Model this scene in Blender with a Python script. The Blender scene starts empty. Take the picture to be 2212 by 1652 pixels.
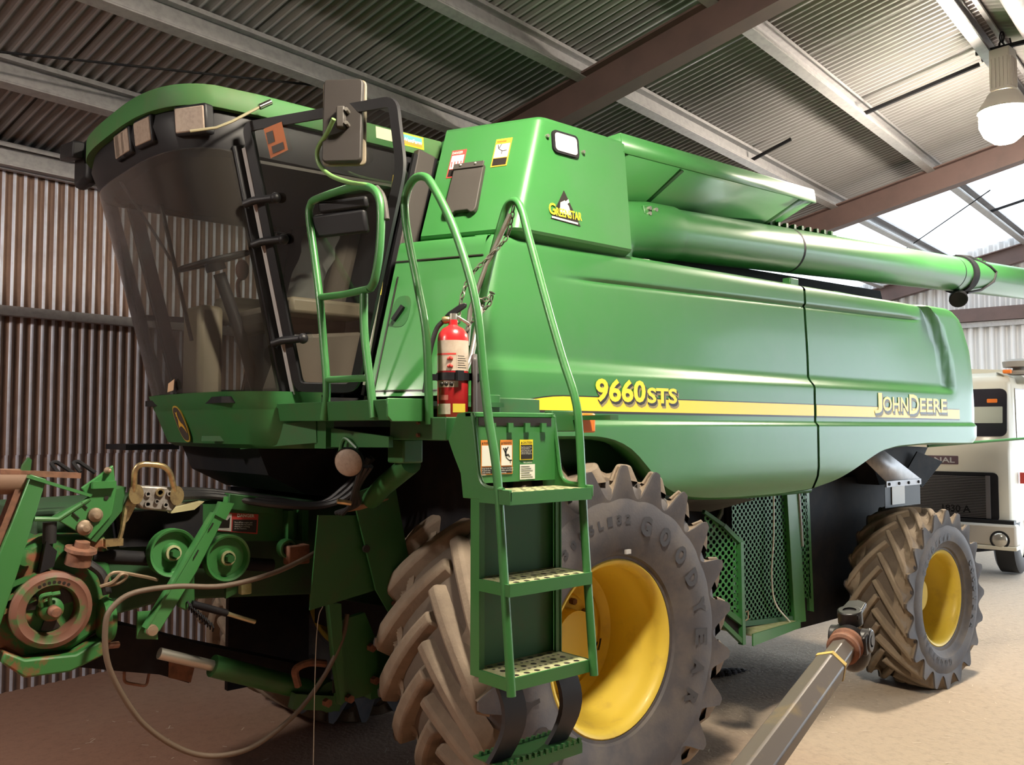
import bpy, bmesh, math, random
import numpy as np
from mathutils import Vector, Matrix
random.seed(7)
sc = bpy.context.scene
C = bpy.data.collections.new('scene'); sc.collection.children.link(C)
PI = math.pi
def rad(a): return a*PI/180
# ------------------------------------------------------------------ camera
AZ, PITCH = rad(49.0), rad(2.85)
cam_loc = Vector((-3.23, -2.94, 1.95))
fh = Vector((math.cos(AZ), math.sin(AZ), 0)); cr = Vector((math.sin(AZ), -math.cos(AZ), 0))
cf = fh*math.cos(PITCH)+Vector((0, 0, math.sin(PITCH))); cu = cr.cross(cf)
cd = bpy.data.cameras.new('camera'); cam = bpy.data.objects.new('camera', cd); C.objects.link(cam)
cam.matrix_world = Matrix(((cr.x, cu.x, -cf.x, cam_loc.x), (cr.y, cu.y, -cf.y, cam_loc.y), (cr.z, cu.z, -cf.z, cam_loc.z), (0, 0, 0, 1)))
cd.sensor_width = 36; cd.lens = 36*1930/2212; cd.clip_start = 0.05; cd.clip_end = 200
sc.camera = cam
# ------------------------------------------------------------------ world, view, lamps
sc.view_settings.view_transform = 'Standard'; sc.view_settings.look = 'None'
sc.view_settings.gamma = 1; sc.view_settings.use_curve_mapping = False
sc.view_settings.exposure = 1.0
w = bpy.data.worlds.new('world'); sc.world = w; w.use_nodes = True
bg = w.node_tree.nodes['Background']; bg.inputs[0].default_value = (0.76, 0.88, 1.0, 1); bg.inputs[1].default_value = 4.2
sc.cycles.max_bounces = 7; sc.cycles.diffuse_bounces = 4; sc.cycles.glossy_bounces = 3
sc.cycles.transparent_max_bounces = 12; sc.cycles.transmission_bounces = 4
sc.cycles.sample_clamp_indirect = 4.0; sc.cycles.caustics_reflective = False; sc.cycles.caustics_refractive = False
sc.cycles.use_denoising = True
LAMP_A = Vector((4.48, -0.17, 4.62)); LAMP_B = Vector((-1.12, -1.20, 4.60))
LAMP_C = Vector((-5.20, 1.10, 4.05)); LAMP_POWER_A, LAMP_POWER_B, LAMP_POWER_C = 280, 335, 220
LAMP_COL = (1.0, 0.89, 0.72)
# shed frame: U runs along the shed, V towards the left wall
SA = rad(8.9); U = Vector((math.cos(SA), math.sin(SA), 0)); V = Vector((-math.sin(SA), math.cos(SA), 0)); Z = Vector((0, 0, 1))
TW, ZE, RP = 4.716, 4.05, rad(12.3)
S0, S1 = -9.5, 12.15            # shed ends
TR, TB = -0.80, -6.3            # ridge, open side
def S(s, t, z): return U*s+V*t+Z*z
def zr(t): return ZE+(TW-t)*math.tan(RP) if t >= TR else ZE+(TW-TR)*math.tan(RP)-(TR-t)*math.tan(RP)
def portal(name, loc, xdir, ydir, sx, sy):
    l = bpy.data.lights.new(name, 'AREA'); l.shape = 'RECTANGLE'; l.size = sx; l.size_y = sy; l.energy = 1
    l.cycles.is_portal = True
    o = bpy.data.objects.new(name, l); C.objects.link(o)
    zd = xdir.cross(ydir).normalized()
    o.matrix_world = Matrix(((xdir.x, ydir.x, zd.x, loc.x), (xdir.y, ydir.y, zd.y, loc.y), (xdir.z, ydir.z, zd.z, loc.z), (0, 0, 0, 1)))
# ------------------------------------------------------------------ mesh helpers
class MB:
    def __init__(s): s.v = []; s.f = []; s.sm = []
    def add(s, vs, fs, smooth=False):
        b = len(s.v); s.v += [tuple(x) for x in vs]; s.f += [tuple(i+b for i in f) for f in fs]; s.sm += [smooth]*len(fs); return s
    def box(s, c, d, ax=None):
        c = Vector(c); X, Y, W = ax or (Vector((1, 0, 0)), Vector((0, 1, 0)), Vector((0, 0, 1)))
        X, Y, W = Vector(X)*d[0]/2, Vector(Y)*d[1]/2, Vector(W)*d[2]/2
        vs = [c+X*i+Y*j+W*k for i in (-1, 1) for j in (-1, 1) for k in (-1, 1)]
        return s.add(vs, [(0, 1, 3, 2), (4, 6, 7, 5), (0, 4, 5, 1), (2, 3, 7, 6), (0, 2, 6, 4), (1, 5, 7, 3)])
    def bb(s, a, b):   # box by two corners
        a, b = Vector(a), Vector(b); return s.box((a+b)/2, (abs(b.x-a.x), abs(b.y-a.y), abs(b.z-a.z)))
    def prism(s, pts, ext):
        pts = [Vector(p) for p in pts]; e = Vector(ext); n = len(pts)
        vs = pts+[p+e for p in pts]
        return s.add(vs, [tuple(range(n))[::-1], tuple(range(n, 2*n))]+[(i, (i+1) % n, n+(i+1) % n, n+i) for i in range(n)])
    def bar(s, a, b, w, h, up=(0, 0, 1)):
        a, b = Vector(a), Vector(b); d = (b-a); L = d.length; d.normalize()
        sd = d.cross(Vector(up)); sd = sd.normalized() if sd.length > 1e-4 else Vector((1, 0, 0)); u = sd.cross(d)
        return s.box((a+b)/2, (L, w, h), (d, sd, u))
    def tube(s, pts, r, seg=10, caps=True, smooth=True):
        pts = [Vector(p) for p in pts]; n = len(pts); rs = r if isinstance(r, (list, tuple)) else [r]*n
        T = []
        for i in range(n):
            a = pts[max(0, i-1)]; b = pts[min(n-1, i+1)]; T.append((b-a).normalized())
        ref = Vector((0, 0, 1)) if abs(T[0].z) < .9 else Vector((1, 0, 0))
        N = (ref-T[0]*ref.dot(T[0])).normalized(); vs = []
        for i in range(n):
            N = (N-T[i]*N.dot(T[i])).normalized(); B = T[i].cross(N)
            for k in range(seg):
                a = 2*PI*k/seg; vs.append(pts[i]+(N*math.cos(a)+B*math.sin(a))*rs[i])
        fs = [(i*seg+k, i*seg+(k+1) % seg, (i+1)*seg+(k+1) % seg, (i+1)*seg+k) for i in range(n-1) for k in range(seg)]
        s.add(vs, fs, smooth)
        if caps: s.add([vs[k] for k in range(seg)], [tuple(range(seg))[::-1]]); s.add(vs[-seg:], [tuple(range(seg))])
        return s
    def cyl(s, a, b, r, seg=16, smooth=True): return s.tube([a, b], r, seg, True, smooth)
    def lathe(s, c, axis, prof, seg=32, smooth=True, ref=None, a0=0, a1=2*PI):
        # prof: list of (along axis, radius)
        c = Vector(c); A = Vector(axis).normalized()
        R = Vector(ref) if ref else (Vector((0, 0, 1)) if abs(A.z) < .9 else Vector((1, 0, 0)))
        R = (R-A*R.dot(A)).normalized(); B = A.cross(R); m = len(prof); full = abs(a1-a0-2*PI) < 1e-6
        ns = seg if full else seg+1; vs = []
        for k in range(ns):
            t = a0+(a1-a0)*k/seg
            for (h, r) in prof: vs.append(c+A*h+(R*math.cos(t)+B*math.sin(t))*r)
        fs = [(k*m+i, k*m+i+1, ((k+1) % ns)*m+i+1, ((k+1) % ns)*m+i) for k in range(seg) for i in range(m-1)]
        return s.add(vs, fs, smooth)
    def sphere(s, c, r, seg=12, rings=8, sc3=(1, 1, 1)):
        vs = []; c = Vector(c)
        for i in range(rings+1):
            p = PI*i/rings
            for k in range(seg):
                t = 2*PI*k/seg; vs.append(c+Vector((r*math.sin(p)*math.cos(t)*sc3[0], r*math.sin(p)*math.sin(t)*sc3[1], r*math.cos(p)*sc3[2])))
        fs = [(i*seg+k, (i+1)*seg+k, (i+1)*seg+(k+1) % seg, i*seg+(k+1) % seg) for i in range(rings) for k in range(seg)]
        return s.add(vs, fs, True)
    def grid(s, rows, smooth=True, close=False):
        n = len(rows[0]); vs = [p for r in rows for p in r]; m = n if close else n-1
        fs = [(i*n+k, i*n+(k+1) % n, (i+1)*n+(k+1) % n, (i+1)*n+k) for i in range(len(rows)-1) for k in range(m)]
        return s.add(vs, fs, smooth)
    def quad(s, a, b, c, d): return s.add([a, b, c, d], [(0, 1, 2, 3)])
def spline(pts, n=8, closed=False):
    P = [Vector(p) for p in pts]; out = []; N = len(P)
    for i in range(N if closed else N-1):
        p0 = P[(i-1) % N] if closed or i > 0 else P[0]*2-P[1]; p1 = P[i]; p2 = P[(i+1) % N]; p3 = P[(i+2) % N] if closed or i+2 < N else p2*2-p1
        for k in range(n):
            t = k/n; out.append(0.5*((2*p1)+(p2-p0)*t+(2*p0-5*p1+4*p2-p3)*t*t+(3*p1-p0-3*p2+p3)*t**3))
    if not closed: out.append(P[-1])
    return out
def rounded(pts, r, n=5):   # polyline with rounded corners
    P = [Vector(p) for p in pts]; out = [P[0]]
    for i in range(1, len(P)-1):
        a, b, c = P[i-1], P[i], P[i+1]; d1 = (a-b); d2 = (c-b); rr = min(r, d1.length*.49, d2.length*.49)
        p, q = b+d1.normalized()*rr, b+d2.normalized()*rr
        for k in range(n+1):
            t = k/n; out.append(p*(1-t)**2+b*2*t*(1-t)+q*t*t)
    return out+[P[-1]]
def obj(name, mb, m, parent=None, bevel=0, solid=0, recalc=True, smooth=None):
    me = bpy.data.meshes.new(name); me.from_pydata([tuple(v) for v in mb.v], [], mb.f); me.update()
    me.polygons.foreach_set('use_smooth', [bool(x) if smooth is None else smooth for x in mb.sm])
    if recalc:
        bm = bmesh.new(); bm.from_mesh(me); bmesh.ops.recalc_face_normals(bm, faces=bm.faces); bm.to_mesh(me); bm.free()
    me.set_sharp_from_angle(angle=rad(38))
    me.materials.append(m); o = bpy.data.objects.new(name, me); C.objects.link(o)
    if parent is not None: attach(o, parent)
    if solid: md = o.modifiers.new('solidify', 'SOLIDIFY'); md.thickness = solid; md.offset = 0
    if bevel: md = o.modifiers.new('bevel', 'BEVEL'); md.width = bevel; md.segments = 2; md.limit_method = 'ANGLE'; md.angle_limit = rad(35)
    return o
ROOTLOC = {}
def attach(o, parent):
    o.parent = parent
    l = ROOTLOC.get(parent.name)
    o.matrix_parent_inverse = Matrix.Translation(-l) if l is not None else Matrix.Identity(4)
def thing(name, label, cat, loc, group=None):
    o = bpy.data.objects.new(name, None); C.objects.link(o); o.location = loc; o.empty_display_size = .2
    ROOTLOC[o.name] = Vector(loc); o['label'] = label; o['category'] = cat
    if group: o['group'] = group
    return o
def tag(o, label, cat, group=None, kind=None):
    o['label'] = label; o['category'] = cat
    if group: o['group'] = group
    if kind: o['kind'] = kind
    me = o.data; co = np.empty(len(me.vertices)*3); me.vertices.foreach_get('co', co); co = co.reshape(-1, 3)
    if co.size and o.parent is None and o.location.length < 1e-6:
        b = np.array([(co[:, 0].min()+co[:, 0].max())/2, (co[:, 1].min()+co[:, 1].max())/2, co[:, 2].min()])
        me.vertices.foreach_set('co', (co-b).ravel()); o.location = b; me.update()
    return o
def struct(name, mb, m, parent=None, **k):
    o = obj(name, mb, m, parent, **k)
    if parent is None: o['kind'] = 'structure'
    return o
def lab(o, s): o['label'] = s; return o
# ------------------------------------------------------------------ materials
def lin(h):
    h = h.lstrip('#'); c = [int(h[i:i+2], 16)/255 for i in (0, 2, 4)]
    return tuple(x/12.92 if x <= .04045 else ((x+.055)/1.055)**2.4 for x in c)
def mat(name, col, rough=.5, metal=0, coat=0, col2=None, scale=6, lo=.42, hi=.68, bump=0, bscale=60, emit=None, estr=0, detail=5, spec=.5):
    m = bpy.data.materials.new(name); m.use_nodes = True; nt = m.node_tree; b = nt.nodes['Principled BSDF']
    b.inputs['Base Color'].default_value = (*col, 1); b.inputs['Roughness'].default_value = rough; b.inputs['Metallic'].default_value = metal
    b.inputs['Coat Weight'].default_value = coat; b.inputs['Coat Roughness'].default_value = .12; b.inputs['Specular IOR Level'].default_value = spec
    tc = nt.nodes.new('ShaderNodeTexCoord')
    if col2:
        n = nt.nodes.new('ShaderNodeTexNoise'); n.inputs['Scale'].default_value = scale; n.inputs['Detail'].default_value = detail; n.inputs['Roughness'].default_value = .6
        nt.links.new(tc.outputs['Object'], n.inputs['Vector'])
        r = nt.nodes.new('ShaderNodeValToRGB'); r.color_ramp.elements[0].position = lo; r.color_ramp.elements[1].position = hi
        r.color_ramp.elements[0].color = (*col, 1); r.color_ramp.elements[1].color = (*col2, 1)
        nt.links.new(n.outputs['Fac'], r.inputs['Fac']); nt.links.new(r.outputs['Color'], b.inputs['Base Color'])
    if bump:
        n2 = nt.nodes.new('ShaderNodeTexNoise'); n2.inputs['Scale'].default_value = bscale; n2.inputs['Detail'].default_value = 4
        nt.links.new(tc.outputs['Object'], n2.inputs['Vector'])
        bp = nt.nodes.new('ShaderNodeBump'); bp.inputs['Strength'].default_value = bump; bp.inputs['Distance'].default_value = .01
        nt.links.new(n2.outputs['Fac'], bp.inputs['Height']); nt.links.new(bp.outputs['Normal'], b.inputs['Normal'])
    if emit: b.inputs['Emission Color'].default_value = (*emit, 1); b.inputs['Emission Strength'].default_value = estr
    return m
def glass(name, tint, alpha, rough=.03, dust=(.25, .24, .22), dmix=.0):
    m = bpy.data.materials.new(name); m.use_nodes = True; nt = m.node_tree; nt.nodes.remove(nt.nodes['Principled BSDF']); out = nt.nodes['Material Output']
    t = nt.nodes.new('ShaderNodeBsdfTransparent'); t.inputs[0].default_value = (*tint, 1)
    g = nt.nodes.new('ShaderNodeBsdfGlossy'); g.inputs['Roughness'].default_value = rough; g.inputs[0].default_value = (1, 1, 1, 1)
    fr = nt.nodes.new('ShaderNodeFresnel'); fr.inputs[0].default_value = 1.5
    mx = nt.nodes.new('ShaderNodeMixShader'); nt.links.new(fr.outputs[0], mx.inputs[0]); nt.links.new(t.outputs[0], mx.inputs[1]); nt.links.new(g.outputs[0], mx.inputs[2])
    last = mx
    if dmix:
        d = nt.nodes.new('ShaderNodeBsdfDiffuse'); d.inputs[0].default_value = (*dust, 1)
        m2 = nt.nodes.new('ShaderNodeMixShader'); m2.inputs[0].default_value = dmix
        nt.links.new(mx.outputs[0], m2.inputs[1]); nt.links.new(d.outputs[0], m2.inputs[2]); last = m2
    nt.links.new(last.outputs[0], out.inputs[0]); return m
M = {}
M['green'] = mat('green_paint', (.040, .185, .046), .40, coat=.18, col2=(.052, .185, .060), scale=2.5)
M['green_roof'] = mat('dusty_green_roof', (.050, .165, .050), .6, spec=.3, col2=(.085, .15, .06), scale=3)
M['green_d'] = mat('worn_green_paint', (.024, .115, .030), .45, col2=(.045, .10, .03), scale=9, lo=.5, hi=.8)
M['green_r'] = mat('rusty_green_paint', (.03, .15, .035), .55, col2=(.20, .075, .035), scale=14, lo=.5, hi=.62)
M['yellow'] = mat('yellow_paint', (.66, .49, .06), .5, coat=.05, col2=(.50, .35, .06), scale=7, lo=.55, hi=.8)
M['decal_y'] = mat('yellow_decal', (.92, .70, .03), .35)
M['decal_k'] = mat('black_decal', (.02, .016, .014), .4)
M['decal_w'] = mat('white_decal', (.78, .76, .70), .5)
M['decal_o'] = mat('orange_decal', (.75, .25, .04), .5)
M['decal_or'] = mat('amber_decal', (.85, .36, .03), .5)
M['decal_r'] = mat('red_decal', (.60, .06, .05), .5)
M['black'] = mat('black_trim', (.010, .010, .012), .5, spec=.3)
M['dark'] = mat('dark_steel', (.010, .010, .013), .7, col2=(.018, .016, .016), scale=8, spec=.2)
M['rubber'] = mat('black_rubber', (.016, .015, .016), .55)
M['grey'] = mat('grey_trim', (.058, .052, .047), .55, spec=.3)
M['grey_l'] = mat('light_grey_trim', (.42, .41, .40), .45)
M['steel'] = mat('plain_steel', (.45, .43, .38), .35, metal=.8)
M['brass'] = mat('yellow_zinc', (.55, .43, .22), .35, metal=.85, col2=(.28, .2, .12), scale=30)
M['alloy'] = mat('cast_alloy', (.32, .30, .28), .5, metal=.5, col2=(.18, .16, .14), scale=30)
M['rust'] = mat('rust', (.22, .10, .06), .75, col2=(.12, .06, .04), scale=25)
M['galv'] = mat('galvanised_steel', (.37, .355, .36), .45, metal=.3, col2=(.30, .29, .295), scale=20)
M['sheet'] = mat('roof_sheet', (.25, .235, .235), .42, metal=.3, col2=(.20, .188, .19), scale=1.3)
M['beam'] = mat('oxide_beam', (.105, .062, .056), .6, col2=(.085, .052, .048), scale=5)
M['tyre'] = mat('tyre_rubber', (.064, .060, .068), .7, col2=(.115, .100, .092), scale=5, bump=.07, bscale=90)
M['tyre_t'] = mat('dusty_lug', (.23, .18, .13), .85, col2=(.17, .13, .095), scale=7, bump=.2, bscale=70)
M['groove'] = mat('dusty_groove', (.095, .072, .055), .9, col2=(.13, .10, .075), scale=6)
M['cream'] = mat('cream_paint', (.56, .52, .42), .4, coat=.2)
M['chrome'] = mat('chrome', (.6, .6, .6), .15, metal=1)
M['amber'] = mat('amber_lens', (.80, .20, .03), .25)
M['lens'] = mat('lamp_lens', (.34, .27, .215), .5, col2=(.27, .21, .17), scale=60, spec=.25)
M['red'] = mat('red_paint', (.50, .02, .025), .3, coat=.4)
M['tan'] = mat('tan_plastic', (.20, .165, .115), .55)
M['seat'] = mat('seat_cloth', (.07, .055, .042), .8)
M['film'] = glass('plastic_film', (.75, .75, .72), .5, rough=.15, dmix=.55, dust=(.6, .6, .55))
M['glass'] = glass('tinted_glass', (.50, .52, .50), .5, dmix=.05, dust=(.16, .14, .12))
M['glass_w'] = glass('windscreen_glass', (.60, .62, .60), .5, rough=.16, dmix=.10, dust=(.20, .18, .16))
# ================================================================== THE SHED
def mat_floor():
    m = mat('dirt_floor', (.30, .22, .17), .85, bump=.35, bscale=35); nt = m.node_tree; b = nt.nodes['Principled BSDF']
    tc = nt.nodes.new('ShaderNodeTexCoord')
    def ramp(scale, stops, detail=6, rough=.62):
        n = nt.nodes.new('ShaderNodeTexNoise'); n.inputs['Scale'].default_value = scale; n.inputs['Detail'].default_value = detail; n.inputs['Roughness'].default_value = rough
        nt.links.new(tc.outputs['Object'], n.inputs['Vector']); r = nt.nodes.new('ShaderNodeValToRGB')
        while len(r.color_ramp.elements) < len(stops): r.color_ramp.elements.new(.5)
        for e, (p, c) in zip(r.color_ramp.elements, stops): e.position = p; e.color = (*c, 1)
        nt.links.new(n.outputs['Fac'], r.inputs['Fac']); return r
    # red soil towards the machine's front end, paler ground towards the open end (ragged edge)
    n = nt.nodes.new('ShaderNodeTexNoise'); n.inputs['Scale'].default_value = .7; n.inputs['Detail'].default_value = 7; nt.links.new(tc.outputs['Object'], n.inputs['Vector'])
    sx = nt.nodes.new('ShaderNodeSeparateXYZ'); nt.links.new(tc.outputs['Object'], sx.inputs[0])
    ma = nt.nodes.new('ShaderNodeMath'); ma.operation = 'MULTIPLY_ADD'; ma.inputs[1].default_value = 3.0; nt.links.new(n.outputs['Fac'], ma.inputs[0]); nt.links.new(sx.outputs[0], ma.inputs[2])
    mr = nt.nodes.new('ShaderNodeMapRange'); mr.inputs[1].default_value = .2; mr.inputs[2].default_value = 3.6; nt.links.new(ma.outputs[0], mr.inputs[0])
    a = nt.nodes.new('ShaderNodeValToRGB'); a.color_ramp.elements[0].color = (.34, .185, .125, 1); a.color_ramp.elements[1].color = (.50, .40, .30, 1); nt.links.new(mr.outputs[0], a.inputs['Fac'])
    c = ramp(16, [(.3, (.74, .72, .70)), (.5, (.96, .96, .96)), (.75, (1.06, 1.04, 1.0))], 9, .7)
    mx = nt.nodes.new('ShaderNodeMix'); mx.data_type = 'RGBA'; mx.blend_type = 'MULTIPLY'; mx.inputs[0].default_value = .8
    nt.links.new(a.outputs[0], mx.inputs[6]); nt.links.new(c.outputs[0], mx.inputs[7]); nt.links.new(mx.outputs[2], b.inputs['Base Color'])
    return m
M['floor'] = mat_floor()
fl = MB(); N = 40
fl.grid([[S(S0-.2+(S1+.2-S0)*i/N, TB+(TW+.1-TB)*j/N, 0) for j in range(N+1)] for i in range(N+1)], smooth=False)
struct('floor', fl, M['floor'])
M['yard'] = mat('yard_gravel', (.55, .50, .44), .9, col2=(.45, .40, .34), scale=3)
yd = MB(); yd.quad(S(S1, -40, -.02), S(60, -40, -.02), S(60, 40, -.02), S(S1, 40, -.02)); yd.quad(S(S0, -40, -.02), S(S1, -40, -.02), S(S1, TB, -.02), S(S0, TB, -.02))
o = struct('floor', yd, M['yard'])
def mat_wall(rust, rust2, g, amt, pitch, lap):
    m = mat('old_wall_sheet', rust, .5, metal=.25, col2=rust2, scale=4, bump=.1); return m
M['wall'] = mat('rusted_wall_sheet', (.20, .115, .080), .5, metal=.25, col2=(.145, .082, .062), scale=3)
M['crest'] = mat('crest_glint', (.46, .45, .47), .4, metal=.45, col2=(.38, .37, .38), scale=3)  # light caught on the roof ridges, put into the colour
M['wall_glint'] = mat('daylit_flank', (.60, .63, .74), .42, metal=.25, col2=(.47, .47, .54), scale=5)  # bluish daylight reflection painted along each wall corrugation
M['seam'] = mat('lap_shadow_gap', (.035, .032, .03), .8)
def two_tone(o, mb, m2, ph, k=8, seam=0):   # paints a lighter daylight stripe along each corrugation
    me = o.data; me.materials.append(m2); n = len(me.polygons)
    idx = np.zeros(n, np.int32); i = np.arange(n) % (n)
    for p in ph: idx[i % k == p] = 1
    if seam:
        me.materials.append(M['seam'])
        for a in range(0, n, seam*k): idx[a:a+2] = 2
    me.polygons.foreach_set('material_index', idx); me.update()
def corr(mb, o, ds, dl, n, W, L, pitch=.076, amp=.009, lap=0):
    k = int(W/pitch*8); rows = [[], []]
    for i in range(k+1):
        x = i*pitch/8; h = amp*math.sin(2*PI*x/pitch)
        if lap: h -= .010*(1-((x % lap)/lap))**6
        p = o+ds*x+n*h; rows[0].append(p); rows[1].append(p+dl*L)
    mb.grid(rows, smooth=True)
rn = (Z*math.cos(RP)+V*math.sin(RP))
up_dir = (-V*math.cos(RP)+Z*math.sin(RP))
SL = (TW-TR)/math.cos(RP)+.06
SKY0 = 7.48                      # translucent roof sheets start beyond the second rafter
cm = MB(); corr(cm, S(S0, TW+.06, zr(TW+.06)), U, up_dir, rn, SKY0-S0, SL+.06, .076, .0115, lap=.76)
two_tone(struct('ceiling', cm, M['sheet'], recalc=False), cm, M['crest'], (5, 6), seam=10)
m = bpy.data.materials.new('translucent_sheet'); m.use_nodes = True; nt = m.node_tree; nt.nodes.remove(nt.nodes['Principled BSDF'])
t_ = nt.nodes.new('ShaderNodeBsdfTranslucent'); t_.inputs[0].default_value = (.6, .6, .58, 1); d_ = nt.nodes.new('ShaderNodeBsdfDiffuse'); d_.inputs[0].default_value = (.8, .8, .78, 1)
x_ = nt.nodes.new('ShaderNodeMixShader'); x_.inputs[0].default_value = .35; nt.links.new(t_.outputs[0], x_.inputs[1]); nt.links.new(d_.outputs[0], x_.inputs[2]); nt.links.new(x_.outputs[0], nt.nodes['Material Output'].inputs[0])
M['skysheet'] = m
cm = MB(); corr(cm, S(SKY0, TW+.06, zr(TW+.06)), U, up_dir, rn, S1-SKY0+.3, SL+.06, .076, .0115, lap=.76)
two_tone(struct('ceiling', cm, M['skysheet'], recalc=False), cm, M['skysheet'], (), seam=10)
dn = (-V*math.cos(RP)-Z*math.sin(RP)); rn2 = (Z*math.cos(RP)-V*math.sin(RP))
cm = MB(); corr(cm, S(S0, TR, zr(TR)), U, dn, rn2, S1-S0+.3, (TR-TB)/math.cos(RP), .076, .0115, lap=.76)
struct('ceiling', cm, M['sheet'])
wl = MB(); corr(wl, S(S0, TW+.02, 1.74), U, Z, -V, S1-S0, ZE-1.74, .076, .011)
two_tone(struct('wall_left', wl, M['wall'], recalc=False), wl, M['wall_glint'], (0, 1))
wl = MB(); corr(wl, S(S0, TW+.035, -.02), U, Z, -V, S1-S0, 1.80, .076, .011)
two_tone(struct('wall_left', wl, M['wall'], recalc=False), wl, M['wall_glint'], (0, 1))
# end wall behind the camera side, gable wall beyond the truck
wb = MB(); wb.quad(S(S0, TB, 0), S(S0, TW, 0), S(S0, TW, zr(TW)), S(S0, TR, zr(TR))); wb.quad(S(S0, TB, 0), S(S0, TR, zr(TR)), S(S0, TB, zr(TB)), S(S0, TB, 0.01))
struct('wall_end', wb, M['sheet'])
wr = MB(); SIDE0 = 6.8
wr.quad(S(S0, TB, 0), S(SIDE0, TB, 0), S(SIDE0, TB, zr(TB)), S(S0, TB, zr(TB)))
struct('wall_right', wr, M['sheet'])
M['gable'] = mat('gable_sheet', (.62, .60, .60), .45, metal=.2)
gb = MB(); k = int((TW-TB)/.15); pr = []
ZB = 2.55
for i in range(k*6+1):
    t = TB+(TW-TB)*i/(k*6); h = .028*max(-1, min(1, 1.8*math.sin(2*PI*i/6)))
    pr.append((t, h))
gb.grid([[S(S1+h, t, ZB) for t, h in pr], [S(S1+h, t, zr(t)-.02) for t, h in pr]], smooth=False)
struct('wall_gable', gb, M['gable'])
def cchan(mb, s0, s1, t, top, d=.20, fl=.075, th=.012, slope=True):
    # C purlin hanging below the roof plane at t; open towards the wall
    a = (-V*math.cos(RP)+Z*math.sin(RP)) if slope else -V; n = rn if slope else Z
    o = S(0, t, top)
    for (da, dn_, wa, wn) in ((0, -d/2, th, d), (fl/2, -th/2, fl, th), (fl/2, -d+th/2, fl, th)):
        mb.box(o+U*((s0+s1)/2)+a*da+n*dn_, (s1-s0, wa, wn), (U, a, n))
    mb.box(o+U*((s0+s1)/2)+a*fl-n*(th+.012), (s1-s0, .006, .024), (U, a, n)); mb.box(o+U*((s0+s1)/2)+a*fl-n*(d-th-.012), (s1-s0, .006, .024), (U, a, n))
tn = 1
def trim(mb, m, **k):
    global tn
    o = struct('trim_%d' % tn, mb, m, **k); tn += 1; return o
for t in (3.63, 2.58, 1.50, .42, -.66):
    mb = MB(); cchan(mb, S0, S1, t, zr(t)-.018); trim(mb, M['galv'])
mb = MB(); cchan(mb, S0, S1, TW-.09, ZE-.02, d=.17, fl=.07, slope=False); mb.box(S((S0+S1)/2, TW-.05, 3.93), (S1-S0, .05, .16), (U, V, Z)); trim(mb, M['galv'])
mb = MB(); mb.box(S((S0+S1)/2, TW-.055, 2.805), (S1-S0, .085, .07), (U, V, Z)); trim(mb, M['galv'])
mb = MB(); mb.box(S((S0+S1)/2, TW-.055, 1.2), (S1-S0, .085, .07), (U, V, Z)); trim(mb, M['galv'])
# ridge capping and conduit
mb = MB(); mb.box(S((S0+S1)/2, TR-.02, zr(TR)-.06), (S1-S0, .035, .02), (U, V, Z)); trim(mb, M['galv'])
mb = MB(); mb.cyl(S(S0, TR-.32, zr(TR)-.20), S(4.75, TR-.32, zr(TR)-.20), .09, 14); trim(mb, M['galv'])
for t in (-1.75, -2.8, -3.9, -5.0):
    mb = MB(); mb.box(S((S0+S1)/2, t, zr(t)-.11), (S1-S0, .075, .19), (U, V, Z)); trim(mb, M['galv'])
def rafter(s, d=.27, w=.15, posts=True):
    mb = MB()
    for (t0, t1) in ((TW-.1, TR), (TB, TR)):
        za, zb = zr(t0)-.20, zr(t1)-.20; a, b = S(s, t0, za), S(s, t1, zb); dr = (b-a).normalized(); nn = Vector(U.cross(dr)); nn = nn if nn.z > 0 else -nn; L = (b-a).length
        c = (a+b)/2
        mb.box(c-nn*d/2, (L, .012, d), (dr, U, nn)); mb.box(c-nn*.008, (L, w, .016), (dr, U, nn)); mb.box(c-nn*(d-.008), (L, w, .016), (dr, U, nn))
    if posts:
        for t in (TW-.22, TB+.1):
            mb.box(S(s, t, (zr(t)-.35)/2), (.16, .2, zr(t)-.35), (U, V, Z))
    return trim(mb, M['beam'])
rafter(1.72); rafter(6.86); rafter(11.98, posts=False); rafter(-3.42); rafter(-8.5)
mb = MB(); mb.box(S(S1-.12, (TW+TB)/2, 3.74), (.12, TW-TB, .21), (U, V, Z)); trim(mb, M['beam'])
mb = MB(); mb.box(S(S1-.10, (TW+TB)/2, 3.585), (.05, TW-TB, .08), (U, V, Z)); trim(mb, M['galv'])
mb = MB(); mb.box(S(S1-.05, (TW+TB)/2, 2.60), (.10, TW-TB, .10), (U, V, Z)); trim(mb, M['galv'])
# bridging bars between purlins, wind brace rods
def rodbar(a, b, w, h, m='dark'):
    mb = MB(); mb.bar(a, b, w, h); return trim(mb, M[m])
rodbar(S(4.62, .36, zr(.36)-.18), S(4.64, -.64, zr(-.64)-.18), .03, .03, 'dark')
rodbar(S(4.62, 1.46, zr(1.46)-.16), S(4.62, 1.02, zr(1.02)-.12), .02, .03, 'dark')
rodbar(S(4.62, -.66, zr(-.66)-.16), S(4.62, -.86, zr(-.86)-.16), .03, .03, 'dark')
rodbar(S(9.6, .38, zr(.38)-.16), S(9.6, -.66, zr(-.66)-.16), .03, .03, 'dark')
mb = MB(); mb.cyl(S(10.3, 1.66, zr(1.66)-.12), S(8.1, .02, zr(.02)-.30), .008, 6); trim(mb, M['dark'])
mb = MB(); mb.cyl(S(-2.6, 3.66, zr(3.6)-.2), S(.3, 2.5, zr(2.5)-.2), .008, 6); trim(mb, M['dark'])
portal('portal_end', S(S1+.12, (TW+TB)/2, ZB/2), V, Z, TW-TB, ZB)
portal('portal_side', S((SIDE0+S1)/2, TB-.05, zr(TB)/2), -U, Z, S1-SIDE0, zr(TB)-.1)
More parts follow.
